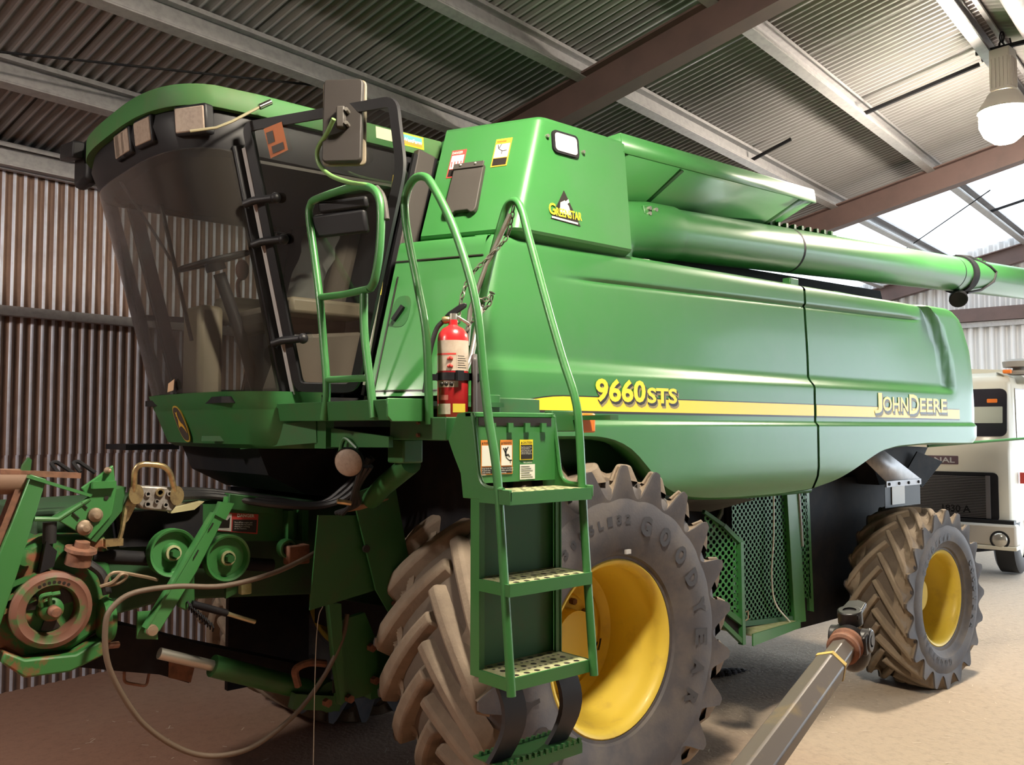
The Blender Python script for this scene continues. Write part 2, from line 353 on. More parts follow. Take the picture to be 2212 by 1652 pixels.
# ================================================================== HIGH BAY LAMPS
M['bulb'] = mat('lit_bowl', (.9, .85, .75), .4, emit=LAMP_COL, estr=1)
M['ballast'] = mat('lamp_housing', (.55, .52, .47), .5)
def highbay(P, power, label, tint=LAMP_COL):
    t = thing('pendant_lamp', label, 'lamp', P)
    em = M['bulb'].copy(); em.node_tree.nodes['Principled BSDF'].inputs['Emission Strength'].default_value = power; em.node_tree.nodes['Principled BSDF'].inputs['Emission Color'].default_value = (*tint, 1)
    b = MB(); b.lathe(P, (0, 0, 1), [(.02, .05), (.0, .10), (-.06, .155), (-.14, .185), (-.22, .185), (-.30, .15), (-.36, .08), (-.37, 0.001)], 28); obj('bowl', b, em, t)
    b = MB(); b.lathe(P+Vector((0, 0, .0)), (0, 0, 1), [(.045, .06), (.045, .11), (.005, .115), (.005, .10)], 24); obj('bowl_collar', b, M['ballast'], t)
    b = MB(); b.box(P+Vector((0, 0, .23)), (.155, .155, .34)); h = obj('housing', b, M['ballast'], t, bevel=.008)
    f_ = MB()
    for a in (-.06, -.03, 0, .03, .06): f_.box(P+Vector((a, -.08, .2)), (.006, .012, .24)); f_.box(P+Vector((-.08, a, .2)), (.012, .006, .24))
    obj('cooling_fin', f_, M['ballast'], h)
    b = MB(); b.tube([P+Vector((.06*math.cos(a), 0, .42+.05*math.sin(a))) for a in [PI*k/10 for k in range(11)]], .008, 6); b.tube([P+Vector((0, .016*math.cos(a), .51+.045*math.sin(a))) for a in [2*PI*k/12 for k in range(13)]], .006, 6); obj('hook', b, M['dark'], t)
    b = MB(); b.tube(spline([P+Vector((.03, .02, .40)), P+Vector((.10, .0, .46)), P+Vector((.13, -.02, .40)), P+Vector((.16, -.02, .44)), P+Vector((.17, 0, .55))]), .007, 6); obj('power_cord', b, M['rubber'], t)
    return t
highbay(LAMP_A, LAMP_POWER_A, 'lit high-bay pendant lamp with grey housing hanging from the ridge purlin')
la = [o for o in C.objects if o.name == 'pendant_lamp'][0]; b = MB(); b.lathe(LAMP_A, (0, 0, 1), [(.045, .05), (.03, .115), (.0, .13), (-.06, .172), (-.105, .190), (-.107, .194), (-.06, .178), (.0, .136), (.035, .118), (.05, .05)], 32); obj('bowl_cap', b, M['ballast'], la)
lb = highbay(LAMP_B, LAMP_POWER_B, 'lit high-bay pendant lamp hanging over the front of the green harvester')
b = MB(); b.lathe(LAMP_B, (0, 0, 1), [(.03, .06), (.02, .12), (-.06, .20), (-.24, .27), (-.243, .274), (-.05, .21), (.03, .13), (.04, .06)], 32); obj('reflector_shade', b, M['ballast'], lb)
lc = highbay(LAMP_C, LAMP_POWER_C, 'lit high-bay pendant lamp hanging nearest the closed end of the shed', (1.0, .90, .80))
b = MB(); b.lathe(LAMP_C, (0, 0, 1), [(.03, .06), (.02, .12), (-.06, .20), (-.24, .27), (-.243, .274), (-.05, .21), (.03, .13), (.04, .06)], 32); obj('reflector_shade', b, M['ballast'], lc)
mb = MB(); mb.cyl(LAMP_C+Vector((0, 0, .53)), LAMP_C+Vector((0, 0, .62)), .006, 6); trim(mb, M['dark'])
mb = MB(); mb.bar(S(4.42, -.66, zr(-.66)-.17), S(4.42, -1.10, zr(-.66)-.17), .03, .03); mb.cyl(LAMP_A+Vector((0, 0, .53)), LAMP_A+Vector((0, 0, zr(-.85)-LAMP_A.z-.16)), .006, 6); trim(mb, M['dark'])
mb = MB(); mb.cyl(LAMP_B+Vector((0, 0, .53)), LAMP_B+Vector((0, 0, .70)), .006, 6); trim(mb, M['dark'])
# ================================================================== THE HARVESTER
H = thing('combine_harvester', 'big green combine harvester with yellow wheels parked in the shed', 'combine harvester', Vector((1.4, 1.5, 0)))
YC = 1.50                                   # middle of the machine
def V3(x, y, z): return Vector((x, y, z))
def text_mesh(txt, size, o, u, v, depth=.002, bold=0, sx=1.0, shear=0):
    c = bpy.data.curves.new('t', 'FONT'); c.body = txt; c.size = size; c.offset = bold; c.extrude = 0; c.shear = shear; c.resolution_u = 3
    ob = bpy.data.objects.new('t', c); C.objects.link(ob); dg = bpy.context.evaluated_depsgraph_get(); me = bpy.data.meshes.new_from_object(ob.evaluated_get(dg))
    o, u, v = Vector(o), Vector(u).normalized(), Vector(v).normalized(); n = u.cross(v)
    mb = MB(); mb.add([o+u*(p.co.x*sx)+v*p.co.y+n*depth for p in me.vertices], [tuple(p.vertices) for p in me.polygons])
    bpy.data.objects.remove(ob); bpy.data.curves.remove(c); bpy.data.meshes.remove(me); return mb
def textw(txt, width, height, o, u, v, depth=.002, bold=0, shear=0):   # fitted to width x height
    m0 = text_mesh(txt, 1, (0, 0, 0), (1, 0, 0), (0, 1, 0), 0, bold, 1, shear)
    a = np.array(m0.v); mn, mx = a.min(0), a.max(0); kx, ky = width/(mx[0]-mn[0]), height/(mx[1]-mn[1])
    o, u, v = Vector(o), Vector(u).normalized(), Vector(v).normalized(); n = u.cross(v)
    m0.v = [tuple(o+u*((p[0]-mn[0])*kx)+v*((p[1]-mn[1])*ky)+n*depth) for p in m0.v]; return m0
def sm(a, b, x): t = max(0, min(1, (x-a)/(b-a))); return t*t*(3-2*t)
def interp(tab, x): return float(np.interp(x, [p[0] for p in tab], [p[1] for p in tab]))
# ---- side panels ---------------------------------------------------------
ZBOT = [(-.80, 1.90), (-.35, 1.895), (-.10, 1.895), (.021, 1.89), (.15, 1.86), (.261, 1.80), (.369, 1.70), (.44, 1.645), (.518, 1.605), (.674, 1.562), (.9, 1.542), (1.187, 1.532), (1.6, 1.53), (1.993, 1.545), (2.25, 1.59), (2.528, 1.68), (2.7, 1.735), (2.857, 1.778), (3.1, 1.805), (3.581, 1.82), (4.2, 1.812), (4.6, 1.81)]
XF = [(1.8, -.80), (2.08, -.735), (2.5, -.635), (2.83, -.565), (2.9, -.55)]          # front edge
XR = [(1.81, 4.44), (1.86, 4.535), (2.1, 4.555), (2.57, 4.51), (2.75, 4.42), (2.84, 4.33), (2.89, 4.19)]
def ztop(x): return 2.835+.011*(x+.56)
def zbot(x): return sum(interp(ZBOT, x+d) for d in (-.06, -.03, 0, .03, .06))/5
def recess(x, z):
    xe = 3.86+(2.85-z)*.20
    return sm(2.20, 2.275, z)*(1-sm(xe-.01, xe+.09, x))
def yp(x, z):
    y = .112-.020*(1-sm(1.955, 1.985, z))                    # lower body stands proud of the stripe band
    y += .045*recess(x, z)+.02*sm(2.3, 2.85, z)
    y += .05*(1-sm(1.53, 1.72, z))**2
    zc = 2.678+.0245*(x+.3)
    if x < 3.75: y += .010*math.exp(-((z-zc)/.010)**2)*sm(-.4, .1, x)*(1-sm(3.6, 3.72, x)); y -= .006*sm(zc, zc+.02, z)*sm(-.3, .2, x)*(1-sm(3.5, 3.72, x))
    y += .05*sm(4.30, 4.56, x)**2
    return y
def side_rows(x0, x1, nx, front=False, rear=False):
    rows = []
    xs = [x0+(x1-x0)*i/nx for i in range(nx+1)]
    zt = [0, .02, .045, .08, .14, .2, .27, .33, .37, .385, .40, .415, .43, .445, .47, .5, .53, .555, .575, .59, .60, .61, .62, .635, .655, .69, .73, .77, .80, .82, .835, .845, .852, .86, .87, .885, .91, .94, .97, 1.0]
    for x in xs:
        zb, ztp = zbot(x), ztop(x); r = []
        for k, (dy, dz) in enumerate(((.16, .035), (.10, .008), (.05, -.004), (.018, .002))):
            r.append(V3(x, yp(x, zb)+dy, zb+dz))
        # z samples: dense near creases
        za = sorted(set([zb+.012+(1.95-zb-.012)*q for q in (0, .04, .1, .2, .35, .5, .7, .85, 1)]+[1.96, 1.968, 1.976, 1.985, 1.995, 2.06, 2.14, 2.2, 2.215, 2.23, 2.25, 2.275, 2.30, 2.4, 2.5, 2.58, 2.62]+[2.678+.0245*(x+.3)+d for d in (-.03, -.015, -.007, 0, .006, .013, .02, .03)]+[2.80]))
        za = [z for z in za if z < ztp-.03]
        fx = None
        for z in za: r.append(V3(x, yp(x, z), z))
        yt = yp(x, ztp-.03)
        for a in (20, 40, 60, 80): r.append(V3(x, yt+.06*(1-math.cos(rad(a))), ztp-.03+.045*math.sin(rad(a))))
        r.append(V3(x, yt+.25, ztp+.02))
        rows.append(r)
    m = min(len(r) for r in rows); rows = [r[:m-0] if len(r) == m else r[:m] for r in rows]
    return rows
def warp_front(p):
    # lean the front edge and wrap the corner round on to the front panel
    xf = interp(XF, p.z); x = p.x
    if x > 0.2: return p
    f = (x+.735)/(.935)               # 0 at the corner, 1 at x=.2
    nx = xf+(0.2-xf)*f
    return V3(nx, p.y, p.z)
rows = side_rows(-.735, 1.985, 46)
rows = [[warp_front(p) for p in r] for r in rows]
# wrap: extra columns curving from the side to the front face direction
fd = Vector((-.43, .90, 0)).normalized(); wrap = []
for a in range(1, 7):
    t = a/6; col = []
    for p in rows[0]:
        ang = t; d = (Vector((-1, 0, 0))*(1-t)+fd*t).normalized(); 
        off = Vector((-.085*math.sin(t*1.12), .10*(1-math.cos(t*1.12))+.03*t*t, 0))
        col.append(p+off)
    wrap.append(col)
rows = wrap[::-1]+rows
b = MB(); b.grid(rows); side = obj('side_panel', b, M['green'], H)
def clipr(p):
    xr = interp(XR, p.z)
    return V3(min(p.x, 9), p.y, p.z)
rows = side_rows(2.012, 4.50, 50)
nr = []
for r in rows:
    q = []
    for p in r:
        xr = interp(XR, p.z); f = (p.x-2.012)/(4.50-2.012)
        q.append(V3(2.012+(xr-2.012)*f if p.x > 3.2 else p.x if p.x < 2.6 else p.x+(2.012+(xr-2.012)*f-p.x)*sm(2.6, 3.2, p.x), p.y, p.z))
    nr.append(q)
last = nr[-1]
for dy, dx in ((.02, .012), (.06, .02), (.14, .02)): nr.append([V3(p.x+dx, p.y+dy, p.z) for p in last])
b = MB(); b.grid(nr); rside = obj('rear_side_panel', b, M['green'], H)
# inner flange seen in the seam between the two panels
b = MB(); b.grid([[V3(x, yp(2.0, z)+.016, z) for z in [1.56+(2.84-1.56)*k/40 for k in range(41)]] for x in (1.96, 2.04)])
lab(obj('panel_seam_strip', b, M['green_d'], H), 'dark green strip in the seam between the side panels')
# ---- yellow stripe, lettering -------------------------------------------
def ribbon(xs, zlo, zhi, dep, mb=None):
    mb = mb or MB(); mb.grid([[V3(x, yp(x, zlo(x)+(zhi(x)-zlo(x))*k/2)-dep, zlo(x)+(zhi(x)-zlo(x))*k/2) for k in range(3)] for x in xs], smooth=False); return mb
xsA = list(np.linspace(-.66, 1.983, 40)); xsB = list(np.linspace(2.014, 4.17, 30))
zl0 = lambda x: 2.030-.008*(x+.66)/4.8*2; zh0 = lambda x: (2.097 if x > -.25 else 2.052+.045*sm(-.70, -.25, x))-.002*(x+.66)
zlk = lambda x: zl0(x)-.011
for nm, xs, par in (('stripe', xsA, side), ('stripe', xsB, rside)):
    k = ribbon(xs, lambda x: zlk(x), lambda x: zh0(x)+.006, .0010); obj('stripe_edge', k, M['decal_k'], par)
    k = ribbon(xs, zl0, zh0, .0022); obj('stripe', k, M['decal_y'], par)
def lettering(txt, w_, h_, x, z, par, name, bold=.02, parts=None):
    for (nm, m, dx, dz, dep, bd) in (('_shadow', M['decal_s'], .016, -.022, .0030, bold+.015), ('_outline', M['decal_k'], .008, -.010, .0036, bold+.022), ('', M['decal_y'], 0, 0, .0046, bold)):
        mb = MB()
        for (tx, px_, pz_, pw, ph) in parts:
            e = 0 if nm == '' else .010
            t = textw(tx, pw+e, ph+e, (x+px_+dx-e/2, yp(x, z), z+pz_+dz-e/2), (1, 0, 0), (0, 0, 1), dep, bd)
            mb.add(t.v, t.f)
        obj(name+nm, mb, m, par, recalc=False)
M['decal_s'] = mat('shadow_decal', (.30, .25, .12), .5)
lettering('', 0, 0, -.035, 2.070, side, 'model_lettering', .03, [('9660', 0, .004, .375, .118), ('STS', .388, .004, .245, .082)])
lettering('', 0, 0, 2.77, 2.050, rside, 'maker_lettering', .018, [('J', 0, -.004, .115, .145), ('OHN', .125, .012, .385, .105), ('D', .53, -.004, .155, .145), ('EERE', .70, .012, .46, .105)])
# ---- front access panel --------------------------------------------------
A0, B0 = V3(-.652, .20, 2.83), V3(-.83, .20, 2.08)
def fp(s, z):     # s metres along the face from the corner, z height
    f = (2.83-z)/.75; return A0+(B0-A0)*f+fd*s
rows = []
for i in range(13):
    s = .46*i/12; r = []
    for k in range(21):
        z = 2.09+(2.815-2.09)*k/20; r.append(fp(s-(.03 if i == 12 else 0)*0, z))
    top = r[-1]; n = Vector((.675, .3225, -.157)).normalized()
    r += [top+Vector((.012, .006, .016)), top+Vector((.04, .02, .024)), top+Vector((.10, .05, .026))]
    rows.append(r)
b = MB(); b.grid(rows); fpan = obj('front_panel', b, M['green'], H)
fn = Vector((-.675, -.3225, .157)).normalized()
fv = (A0-B0).normalized()
def fpt(s, z, d=0): return fp(s, z)+fn*d
def fquad(s0, s1, z0, z1, d): mb = MB(); mb.quad(fpt(s0, z0, d), fpt(s1, z0, d), fpt(s1, z1, d), fpt(s0, z1, d)); return mb
g = MB()
for (a, c) in (((.0, 2.735), (.46, 2.735)), ((.03, 2.115), (.43, 2.115)), ((.43, 2.115), (.43, 2.66))):
    g.bar(fpt(*a), fpt(*c), .006, .010, up=fn)
lab(obj('panel_gap', g, M['decal_k'], fpan), 'thin dark gap line round the access door')
lt = MB(); pts = []
for k in range(24):
    a = 2*PI*k/24; rx, rz = .048*(abs(math.cos(a))**.7)*np.sign(math.cos(a)), .075*(abs(math.sin(a))**.7)*np.sign(math.sin(a))
    pts.append(fpt(.375+rx, 2.49+rz, .002))
lt.prism(pts, fn*-.004); o = obj('latch_recess', lt, M['green_d'], fpan)
lt = MB(); lt.bar(fpt(.40, 2.445, .012), fpt(.36, 2.51, .016), .020, .016, up=fn); obj('latch', lt, M['black'], o)
# front fender bump near the corner bottom
b = MB(); b.prism([V3(-.86, .22, 2.085), V3(-.74, .10, 2.085), V3(-.40, .11, 2.085), V3(-.40, .4, 2.085)], (0, 0, -.17)); obj('panel_base', b, M['green_d'], H, bevel=.01)
b = MB(); b.box((-.78, .08, 2.03), (.13, .10, .12)); obj('rear_light_box', b, M['green'], H, bevel=.004)
# ---- dark body inside, axle, chassis ------------------------------------
b = MB(); b.bb((-.35, .34, 1.50), (2.35, 2.65, 2.80)); obj('body_shell', b, M['green_d'], H, bevel=.02); b = MB(); b.bb((2.35, .34, 1.86), (4.1, 2.65, 2.80)); obj('rear_body', b, M['dark'], H)
b = MB(); b.bb((2.35, .62, .50), (4.0, 2.38, 1.56)); lab(obj('separator_housing', b, M['dark'], H), 'dark separator housing ahead of the rear wheel')
b = MB(); b.bb((.6, .92, .60), (2.4, 2.1, 1.5)); b.bb((-.5, .95, .75), (.6, 2.05, 1.55)); obj('threshing_housing', b, M['dark'], H)
b = MB(); b.bb((-.16, .50, .72), (.16, 2.50, 1.04)); obj('front_axle', b, M['green_d'], H)
b = MB(); b.bb((3.57, .35, .56), (3.77, 2.65, .76)); b.bb((3.45, 1.2, .6), (3.9, 1.8, 1.6)); obj('rear_axle', b, M['dark'], H)
# ---- grain tank ----------------------------------------------------------
tf = Vector((-.43, .90, 0)).normalized()
def tank_ring(z, inset, x_rear):
    lean = (z-2.87)/.59
    cx, cy = -.525+.195*lean+inset*.9, .135+.05*lean+inset
    P = []
    def corner(c, d1, d2, r, n=5):
        for k in range(n+1):
            t = k/n; P.append(c+d1*r*(1-t)**2+d2*r*t*t)
    xr = x_rear
    P.append(V3(xr, cy, z)); P.append(V3(cx+.10, cy, z)); corner(V3(cx, cy, z), V3(1, 0, 0), tf, .04); P.append(V3(cx, cy, z)+tf*.09)
    e = .51
    P.append(V3(cx, cy, z)+tf*e)
    k = V3(cx, cy, z)+tf*e; k = V3(-.44, k.y+.02, z); P.append(k)
    P.append(V3(k.x, YC, z))
    P.append(V3(k.x, 2*YC-k.y, z)); P.append(Vector((cx, 2*YC-cy, z))+Vector((tf.x, -tf.y, 0))*e)
    corner(V3(cx, 2*YC-cy, z), Vector((tf.x, -tf.y, 0)), V3(1, 0, 0), .055)
    P.append(V3(xr, 2*YC-cy, z)); return P
rings = [tank_ring(z, i, .27) for z, i in ((2.805, .12), (2.862, .01), (2.875, 0), (3.0, 0), (3.2, 0), (3.44, 0), (3.455, .006), (3.463, .02))]
b = MB(); b.grid(rings[:2], False, True); b.grid(rings[1:6], True, True); b.grid(rings[5:], True, True); n0 = len(b.v); b.add(rings[-1], [tuple(range(len(rings[-1])))]); b.add(rings[0], [tuple(range(len(rings[0])))[::-1]])
tank = obj('grain_tank', b, M['green'], H)
b = MB(); b.bb((.27, .82, 2.78), (2.15, 2.4, 3.44)); obj('tank_bin', b, M['green_d'], H)
# extension lid: shallow pan overhanging the auger
b = MB(); z0, z1 = 3.395, 3.500
def lidz(x): return .022*(x-.27)
L = [(V3(.26, .185, z0), V3(.26, .20, z1)), (V3(2.20, .20, z0+.058), V3(2.20, .215, z1+.04))]
b.add([L[0][0], L[1][0], L[1][1], L[0][1]], [(0, 1, 2, 3)])
far = 2*YC-.2
b.add([L[0][1], L[1][1], V3(2.2, far, z1+.04), V3(.26, far, z1)], [(0, 1, 2, 3)])
b.add([L[1][0], V3(2.2, far, z0+.058), V3(2.2, far, z1+.04), L[1][1]], [(0, 1, 2, 3)])
b.add([L[0][0], V3(.26, far, z0), V3(.26, far, z1), L[0][1]], [(3, 2, 1, 0)])
b.add([V3(.26, far, z0), V3(2.2, far, z0+.058), V3(2.2, far, z1+.04), V3(.26, far, z1)], [(0, 1, 2, 3)])
lid = obj('tank_extension', b, M['green'], H, solid=.012)
b = MB()
b.add([V3(.28, .20, z0+.02), V3(2.05, .22, z0+.075), V3(1.75, .80, 3.06), V3(.28, .80, 3.02)], [(0, 1, 2, 3)])
b.add([V3(2.05, .22, z0+.075), V3(2.18, .215, z0+.065), V3(2.16, .6, 3.30), V3(1.75, .80, 3.06)], [(0, 1, 2, 3)])
lab(obj('tank_slope', b, M['green'], H, solid=.006), 'sloping underside of the grain tank above the auger')
b = MB(); b.bar(V3(.80, .22, z0+.02), V3(.70, .78, 3.05), .03, .02); obj('slope_rib', b, M['green_d'], H)
b = MB(); b.bb((.30, .36, 3.18), (.42, .46, 3.27)); b.bb((.38, .40, 3.12), (.46, .5, 3.2)); b.bb((.5, .52, 3.3), (.56, .58, 3.33)); b.cyl(V3(.32, .5, 3.1), V3(.32, .5, 3.3), .02, 8); obj('auger_pivot_bracket', b, M['dark'], H)
# window and decals on the tank side
ts = Vector((0, .05, .59)).normalized()
def tk(x, z, d=0): return V3(x, .135+.05*(z-2.87)/.59-d, z)
def tpoly(pts, d=.003, th=.003): mb = MB(); mb.prism([tk(x, z, d) for x, z in pts], (0, th, 0)); return mb
def rrect(x0, x1, z0, z1, r, n=4):
    P = []
    for cx, cz, a0 in ((x1-r, z1-r, 0), (x0+r, z1-r, 90), (x0+r, z0+r, 180), (x1-r, z0+r, 270)):
        for k in range(n+1): a = rad(a0+90*k/n); P.append((cx+r*math.cos(a), cz+r*math.sin(a)))
    return P
o = obj('window_frame', tpoly(rrect(-.267, -.088, 3.288, 3.402, .025), .012, .014), M['dark'], tank)
obj('window_pane', tpoly(rrect(-.252, -.103, 3.300, 3.390, .018), .014, .003), M['decal_w'], o)
for (x, z) in ((-.30, 3.36), (-.055, 3.33)):
    b = MB(); b.cyl(tk(x, z, 0), tk(x, z, .015), .009, 8); obj('window_bolt', b, M['steel'], tank)
dk = obj('maker_sticker', tpoly([(-.305, 2.950), (-.105, 2.940), (-.205, 3.105)], .003), M['decal_k'], tank)
b = tpoly([(-.245, 2.985), (-.235, 3.04), (-.205, 3.055), (-.18, 3.03), (-.165, 2.985)], .0045, .001); b2 = tpoly([(-.20, 3.05), (-.18, 3.065), (-.175, 3.05), (-.19, 3.04)], .0045, .001); b.add(b2.v, b2.f); obj('sticker_emblem', b, M['decal_w'], dk)
t = textw('G', .045, .058, tk(-.318, 2.970, .006), (1, 0, 0), ts, 0, .02); t2 = textw('REENSTAR', .175, .042, tk(-.27, 2.968, .006), (1, 0, 0), ts, 0, .02); t.add(t2.v, t2.f); obj('sticker_lettering', t, M['decal_y'], dk, recalc=False)
obj('sticker_line', tpoly([(-.30, 2.953), (-.125, 2.946), (-.125, 2.955), (-.30, 2.962)], .0055, .001), M['decal_w'], dk)
# decals and document box on the tank front
a_t, b_t = V3(-.525, .135, 2.87), V3(-.33, .185, 3.46); tn_ = Vector((-.531, -.2537, .2015)).normalized()
def tfp(s, z, d=0): return a_t+(b_t-a_t)*((z-2.87)/.59)+tf*s+tn_*d
def tfpoly(pts, d, th): mb = MB(); mb.prism([tfp(s, z, d) for s, z in pts], tn_*-th); return mb
def sticker(s0, s1, z0, z1, border, head, fig, par, name, body=None):
    o = obj(name, tfpoly([(s0, z0), (s1, z0), (s1, z1), (s0, z1)], .003, .002), border, par)
    e = .006; zm = z0+(z1-z0)*.32
    obj('sticker_picture', tfpoly([(s0+e, zm), (s1-e, zm), (s1-e, z1-.030), (s0+e, z1-.030)], .0042, .001), M['decal_w'], o)
    obj('sticker_text_block', tfpoly([(s0+e, z0+e), (s1-e, z0+e), (s1-e, zm-.004), (s0+e, zm-.004)], .0042, .001), M['decal_k'], o)
    return o
tv = (b_t-a_t).normalized()
o = sticker(.365, .445, 3.175, 3.325, M['decal_r'], None, None, tank, 'danger_sticker')
t = textw('DANGER', .058, .014, tfp(.44, 3.303, .005), -tf, tv, 0, .01); obj('sticker_heading', t, M['decal_w'], o, recalc=False)
b = MB()
for k in range(4): t = tfpoly([(.375+.017*k, 3.23), (.381+.017*k, 3.23), (.384+.017*k, 3.262), (.378+.017*k, 3.262)], .0048, .0005); b.add(t.v, t.f)
obj('sticker_figure', b, M['decal_r'], o)
o = sticker(.125, .210, 3.205, 3.355, M['decal_or'] if 'decal_or' in M else M['decal_y'], None, None, tank, 'warning_sticker')
b = MB()
for p, q in (((.175, 3.325), (.185, 3.30)), ((.185, 3.30), (.162, 3.285)), ((.162, 3.285), (.14, 3.288)), ((.165, 3.285), (.165, 3.268)), ((.185, 3.30), (.192, 3.322))): b.bar(tfp(*p, .0052), tfp(*q, .0052), .004, .001, up=tn_)
obj('sticker_figure', b, M['decal_k'], o)
t = textw('WARNING', .05, .011, tfp(.203, 3.334, .005), -tf, tv, 0, .01); obj('sticker_heading', t, M['decal_k'], o, recalc=False)
db = MB(); db.prism([tfp(s, z, .03) for s, z in ((.235, 3.21), (.245, 3.22), (.385, 3.22), (.395, 3.20), (.40, 2.98), (.39, 2.96), (.36, 2.955), (.34, 2.975), (.27, 2.975), (.25, 2.96), (.235, 2.965), (.225, 2.985))], tn_*-.028)
o = obj('document_box', db, M['grey'], tank, bevel=.004); lab(o, 'grey document holder on the tank front')
db = MB(); db.prism([tfp(s, z, .038) for s, z in ((.233, 3.225), (.397, 3.225), (.397, 3.195), (.233, 3.195))], tn_*-.010); lid_ = obj('box_lid', db, M['grey'], o, bevel=.003)
for s in (.275, .355): db = MB(); db.sphere(tfp(s, 3.212, .04), .007, 8, 6); obj('box_screw', db, M['steel'], o)
# ---- unloading auger -----------------------------------------------------
AX = lambda x: V3(x, .46, 3.057+.0525*x)
pts = [V3(.46, .56, 2.70), V3(.46, .56, 2.85), V3(.47, .55, 2.96), V3(.51, .53, 3.04), V3(.58, .50, 3.08)]+[AX(x) for x in (.72, .95)]
b = MB(); b.tube(pts, [.20, .20, .195, .185, .175, .168, .165], 32); b.tube([AX(.9), AX(2.235)], .154, 36); b.tube([AX(2.235), AX(2.25)], .1505, 36); b.tube([AX(2.25), AX(7.2)], .154, 36)
aug = obj('unloading_auger', b, M['green'], H)
b = MB(); b.prism([V3(.60, .335, 3.20), V3(.70, .325, 3.215), V3(.735, .32, 3.19), V3(.735, .315, 3.13), V3(.66, .32, 3.135), V3(.60, .325, 3.15)], (0, .02, 0)); hp = obj('hinge_plate', b, M['green'], aug, bevel=.004)
for (x, z) in ((.635, 3.185), (.69, 3.185), (.635, 3.155), (.70, 3.145)): b = MB(); b.cyl(V3(x, .335, z), V3(x, .312, z), .012, 6); obj('hinge_bolt', b, M['steel'], hp)
b = MB(); b.bar(AX(1.95)+V3(0, .03, .160), AX(2.95)+V3(0, .03, .160), .05, .02)
for k in range(9): b.box(AX(2.05+k*.1)+V3(0, .0, .175), (.025, .03, .03))
rail = obj('auger_top_rail', b, M['green_d'], aug)
b = MB(); b.bar(AX(2.25)+V3(0, .06, .165), AX(2.62)+V3(0, .06, .165), .09, .05); obj('auger_stop', b, M['dark'], aug, bevel=.008)
b = MB(); b.lathe(AX(5.06), (1, 0, .0525), [(-.05, .156), (-.05, .172), (.05, .172), (.05, .156)], 36); lab(obj('strap_band', b, M['dark'], aug), 'black band clamped round the auger tube')
b = MB(); b.tube([AX(5.02)+V3(0, .0, .17), AX(5.2)+V3(0, -.05, .165), AX(5.42)+V3(0, -.14, .08), AX(5.5)+V3(0, -.16, .03), AX(5.46)+V3(0, -.15, -.06), AX(5.3)+V3(0, -.10, -.14), AX(5.1)+V3(0, -.06, -.17)], .012, 8); obj('light_cable', b, M['rubber'], aug)
b = MB(); b.lathe(AX(4.95)+V3(0, -.04, -.215), (-.6, -.3, -.4), [(-.05, .001), (-.045, .05), (.0, .075), (.045, .078), (.05, .07), (.04, .001)], 18); b.cyl(AX(5.06)+V3(0, -.03, -.165), AX(4.98)+V3(0, -.04, -.2), .012, 8); lab(obj('unloading_light', b, M['black'], aug), 'round black work light under the auger tube')
b = MB(); b.lathe(AX(4.86), (1, 0, .0525), [(-.008, .1535), (-.008, .1545), (.008, .1545), (.008, .1535)], 36); b.lathe(AX(2.243), (1, 0, .0525), [(-.012, .1535), (-.012, .1548), (.012, .1548), (.012, .1535)], 36); obj('tube_joint', b, M['dark'], aug)
b = MB(); b.box(AX(5.4)+V3(0, -.05, .14), (.06, .03, .05)); b.box(AX(5.44)+V3(0, -.08, .11), (.03, .02, .06)); obj('cable_clip', b, M['green_d'], aug)
# bits on the deck between panel and auger
b = MB(); b.prism([V3(.62, .36, 2.83), V3(.92, .36, 2.84), V3(.92, .36, 2.87), V3(.86, .36, 2.895), V3(.70, .36, 2.89), V3(.66, .36, 2.875)], (0, .05, 0)); obj('deck_bracket', b, M['green'], H, bevel=.004)
b = MB(); b.tube(spline([V3(.50, .34, 2.83), V3(.56, .34, 2.88), V3(.65, .34, 2.89)]), .008, 6); obj('deck_cable', b, M['decal_w'], H)
b = MB(); b.box((1.96, .25, 2.895), (.10, .06, .05)); obj('deck_lug', b, M['green'], H, bevel=.006)
b = MB(); b.bb((2.75, .40, 2.86), (4.2, .95, 2.93)); obj('engine_deck', b, M['dark'], H); b = MB(); b.bb((2.6, .30, 2.895), (3.4, .42, 2.91)); obj('deck_edge', b, M['green'], H)
b = MB(); b.prism([V3(.9, .62, 2.8), V3(4.05, .62, 2.8), V3(3.92, .62, 3.08), V3(.9, .62, 3.02)], (0, 1.6, 0)); obj('engine_cover', b, M['dark'], H)
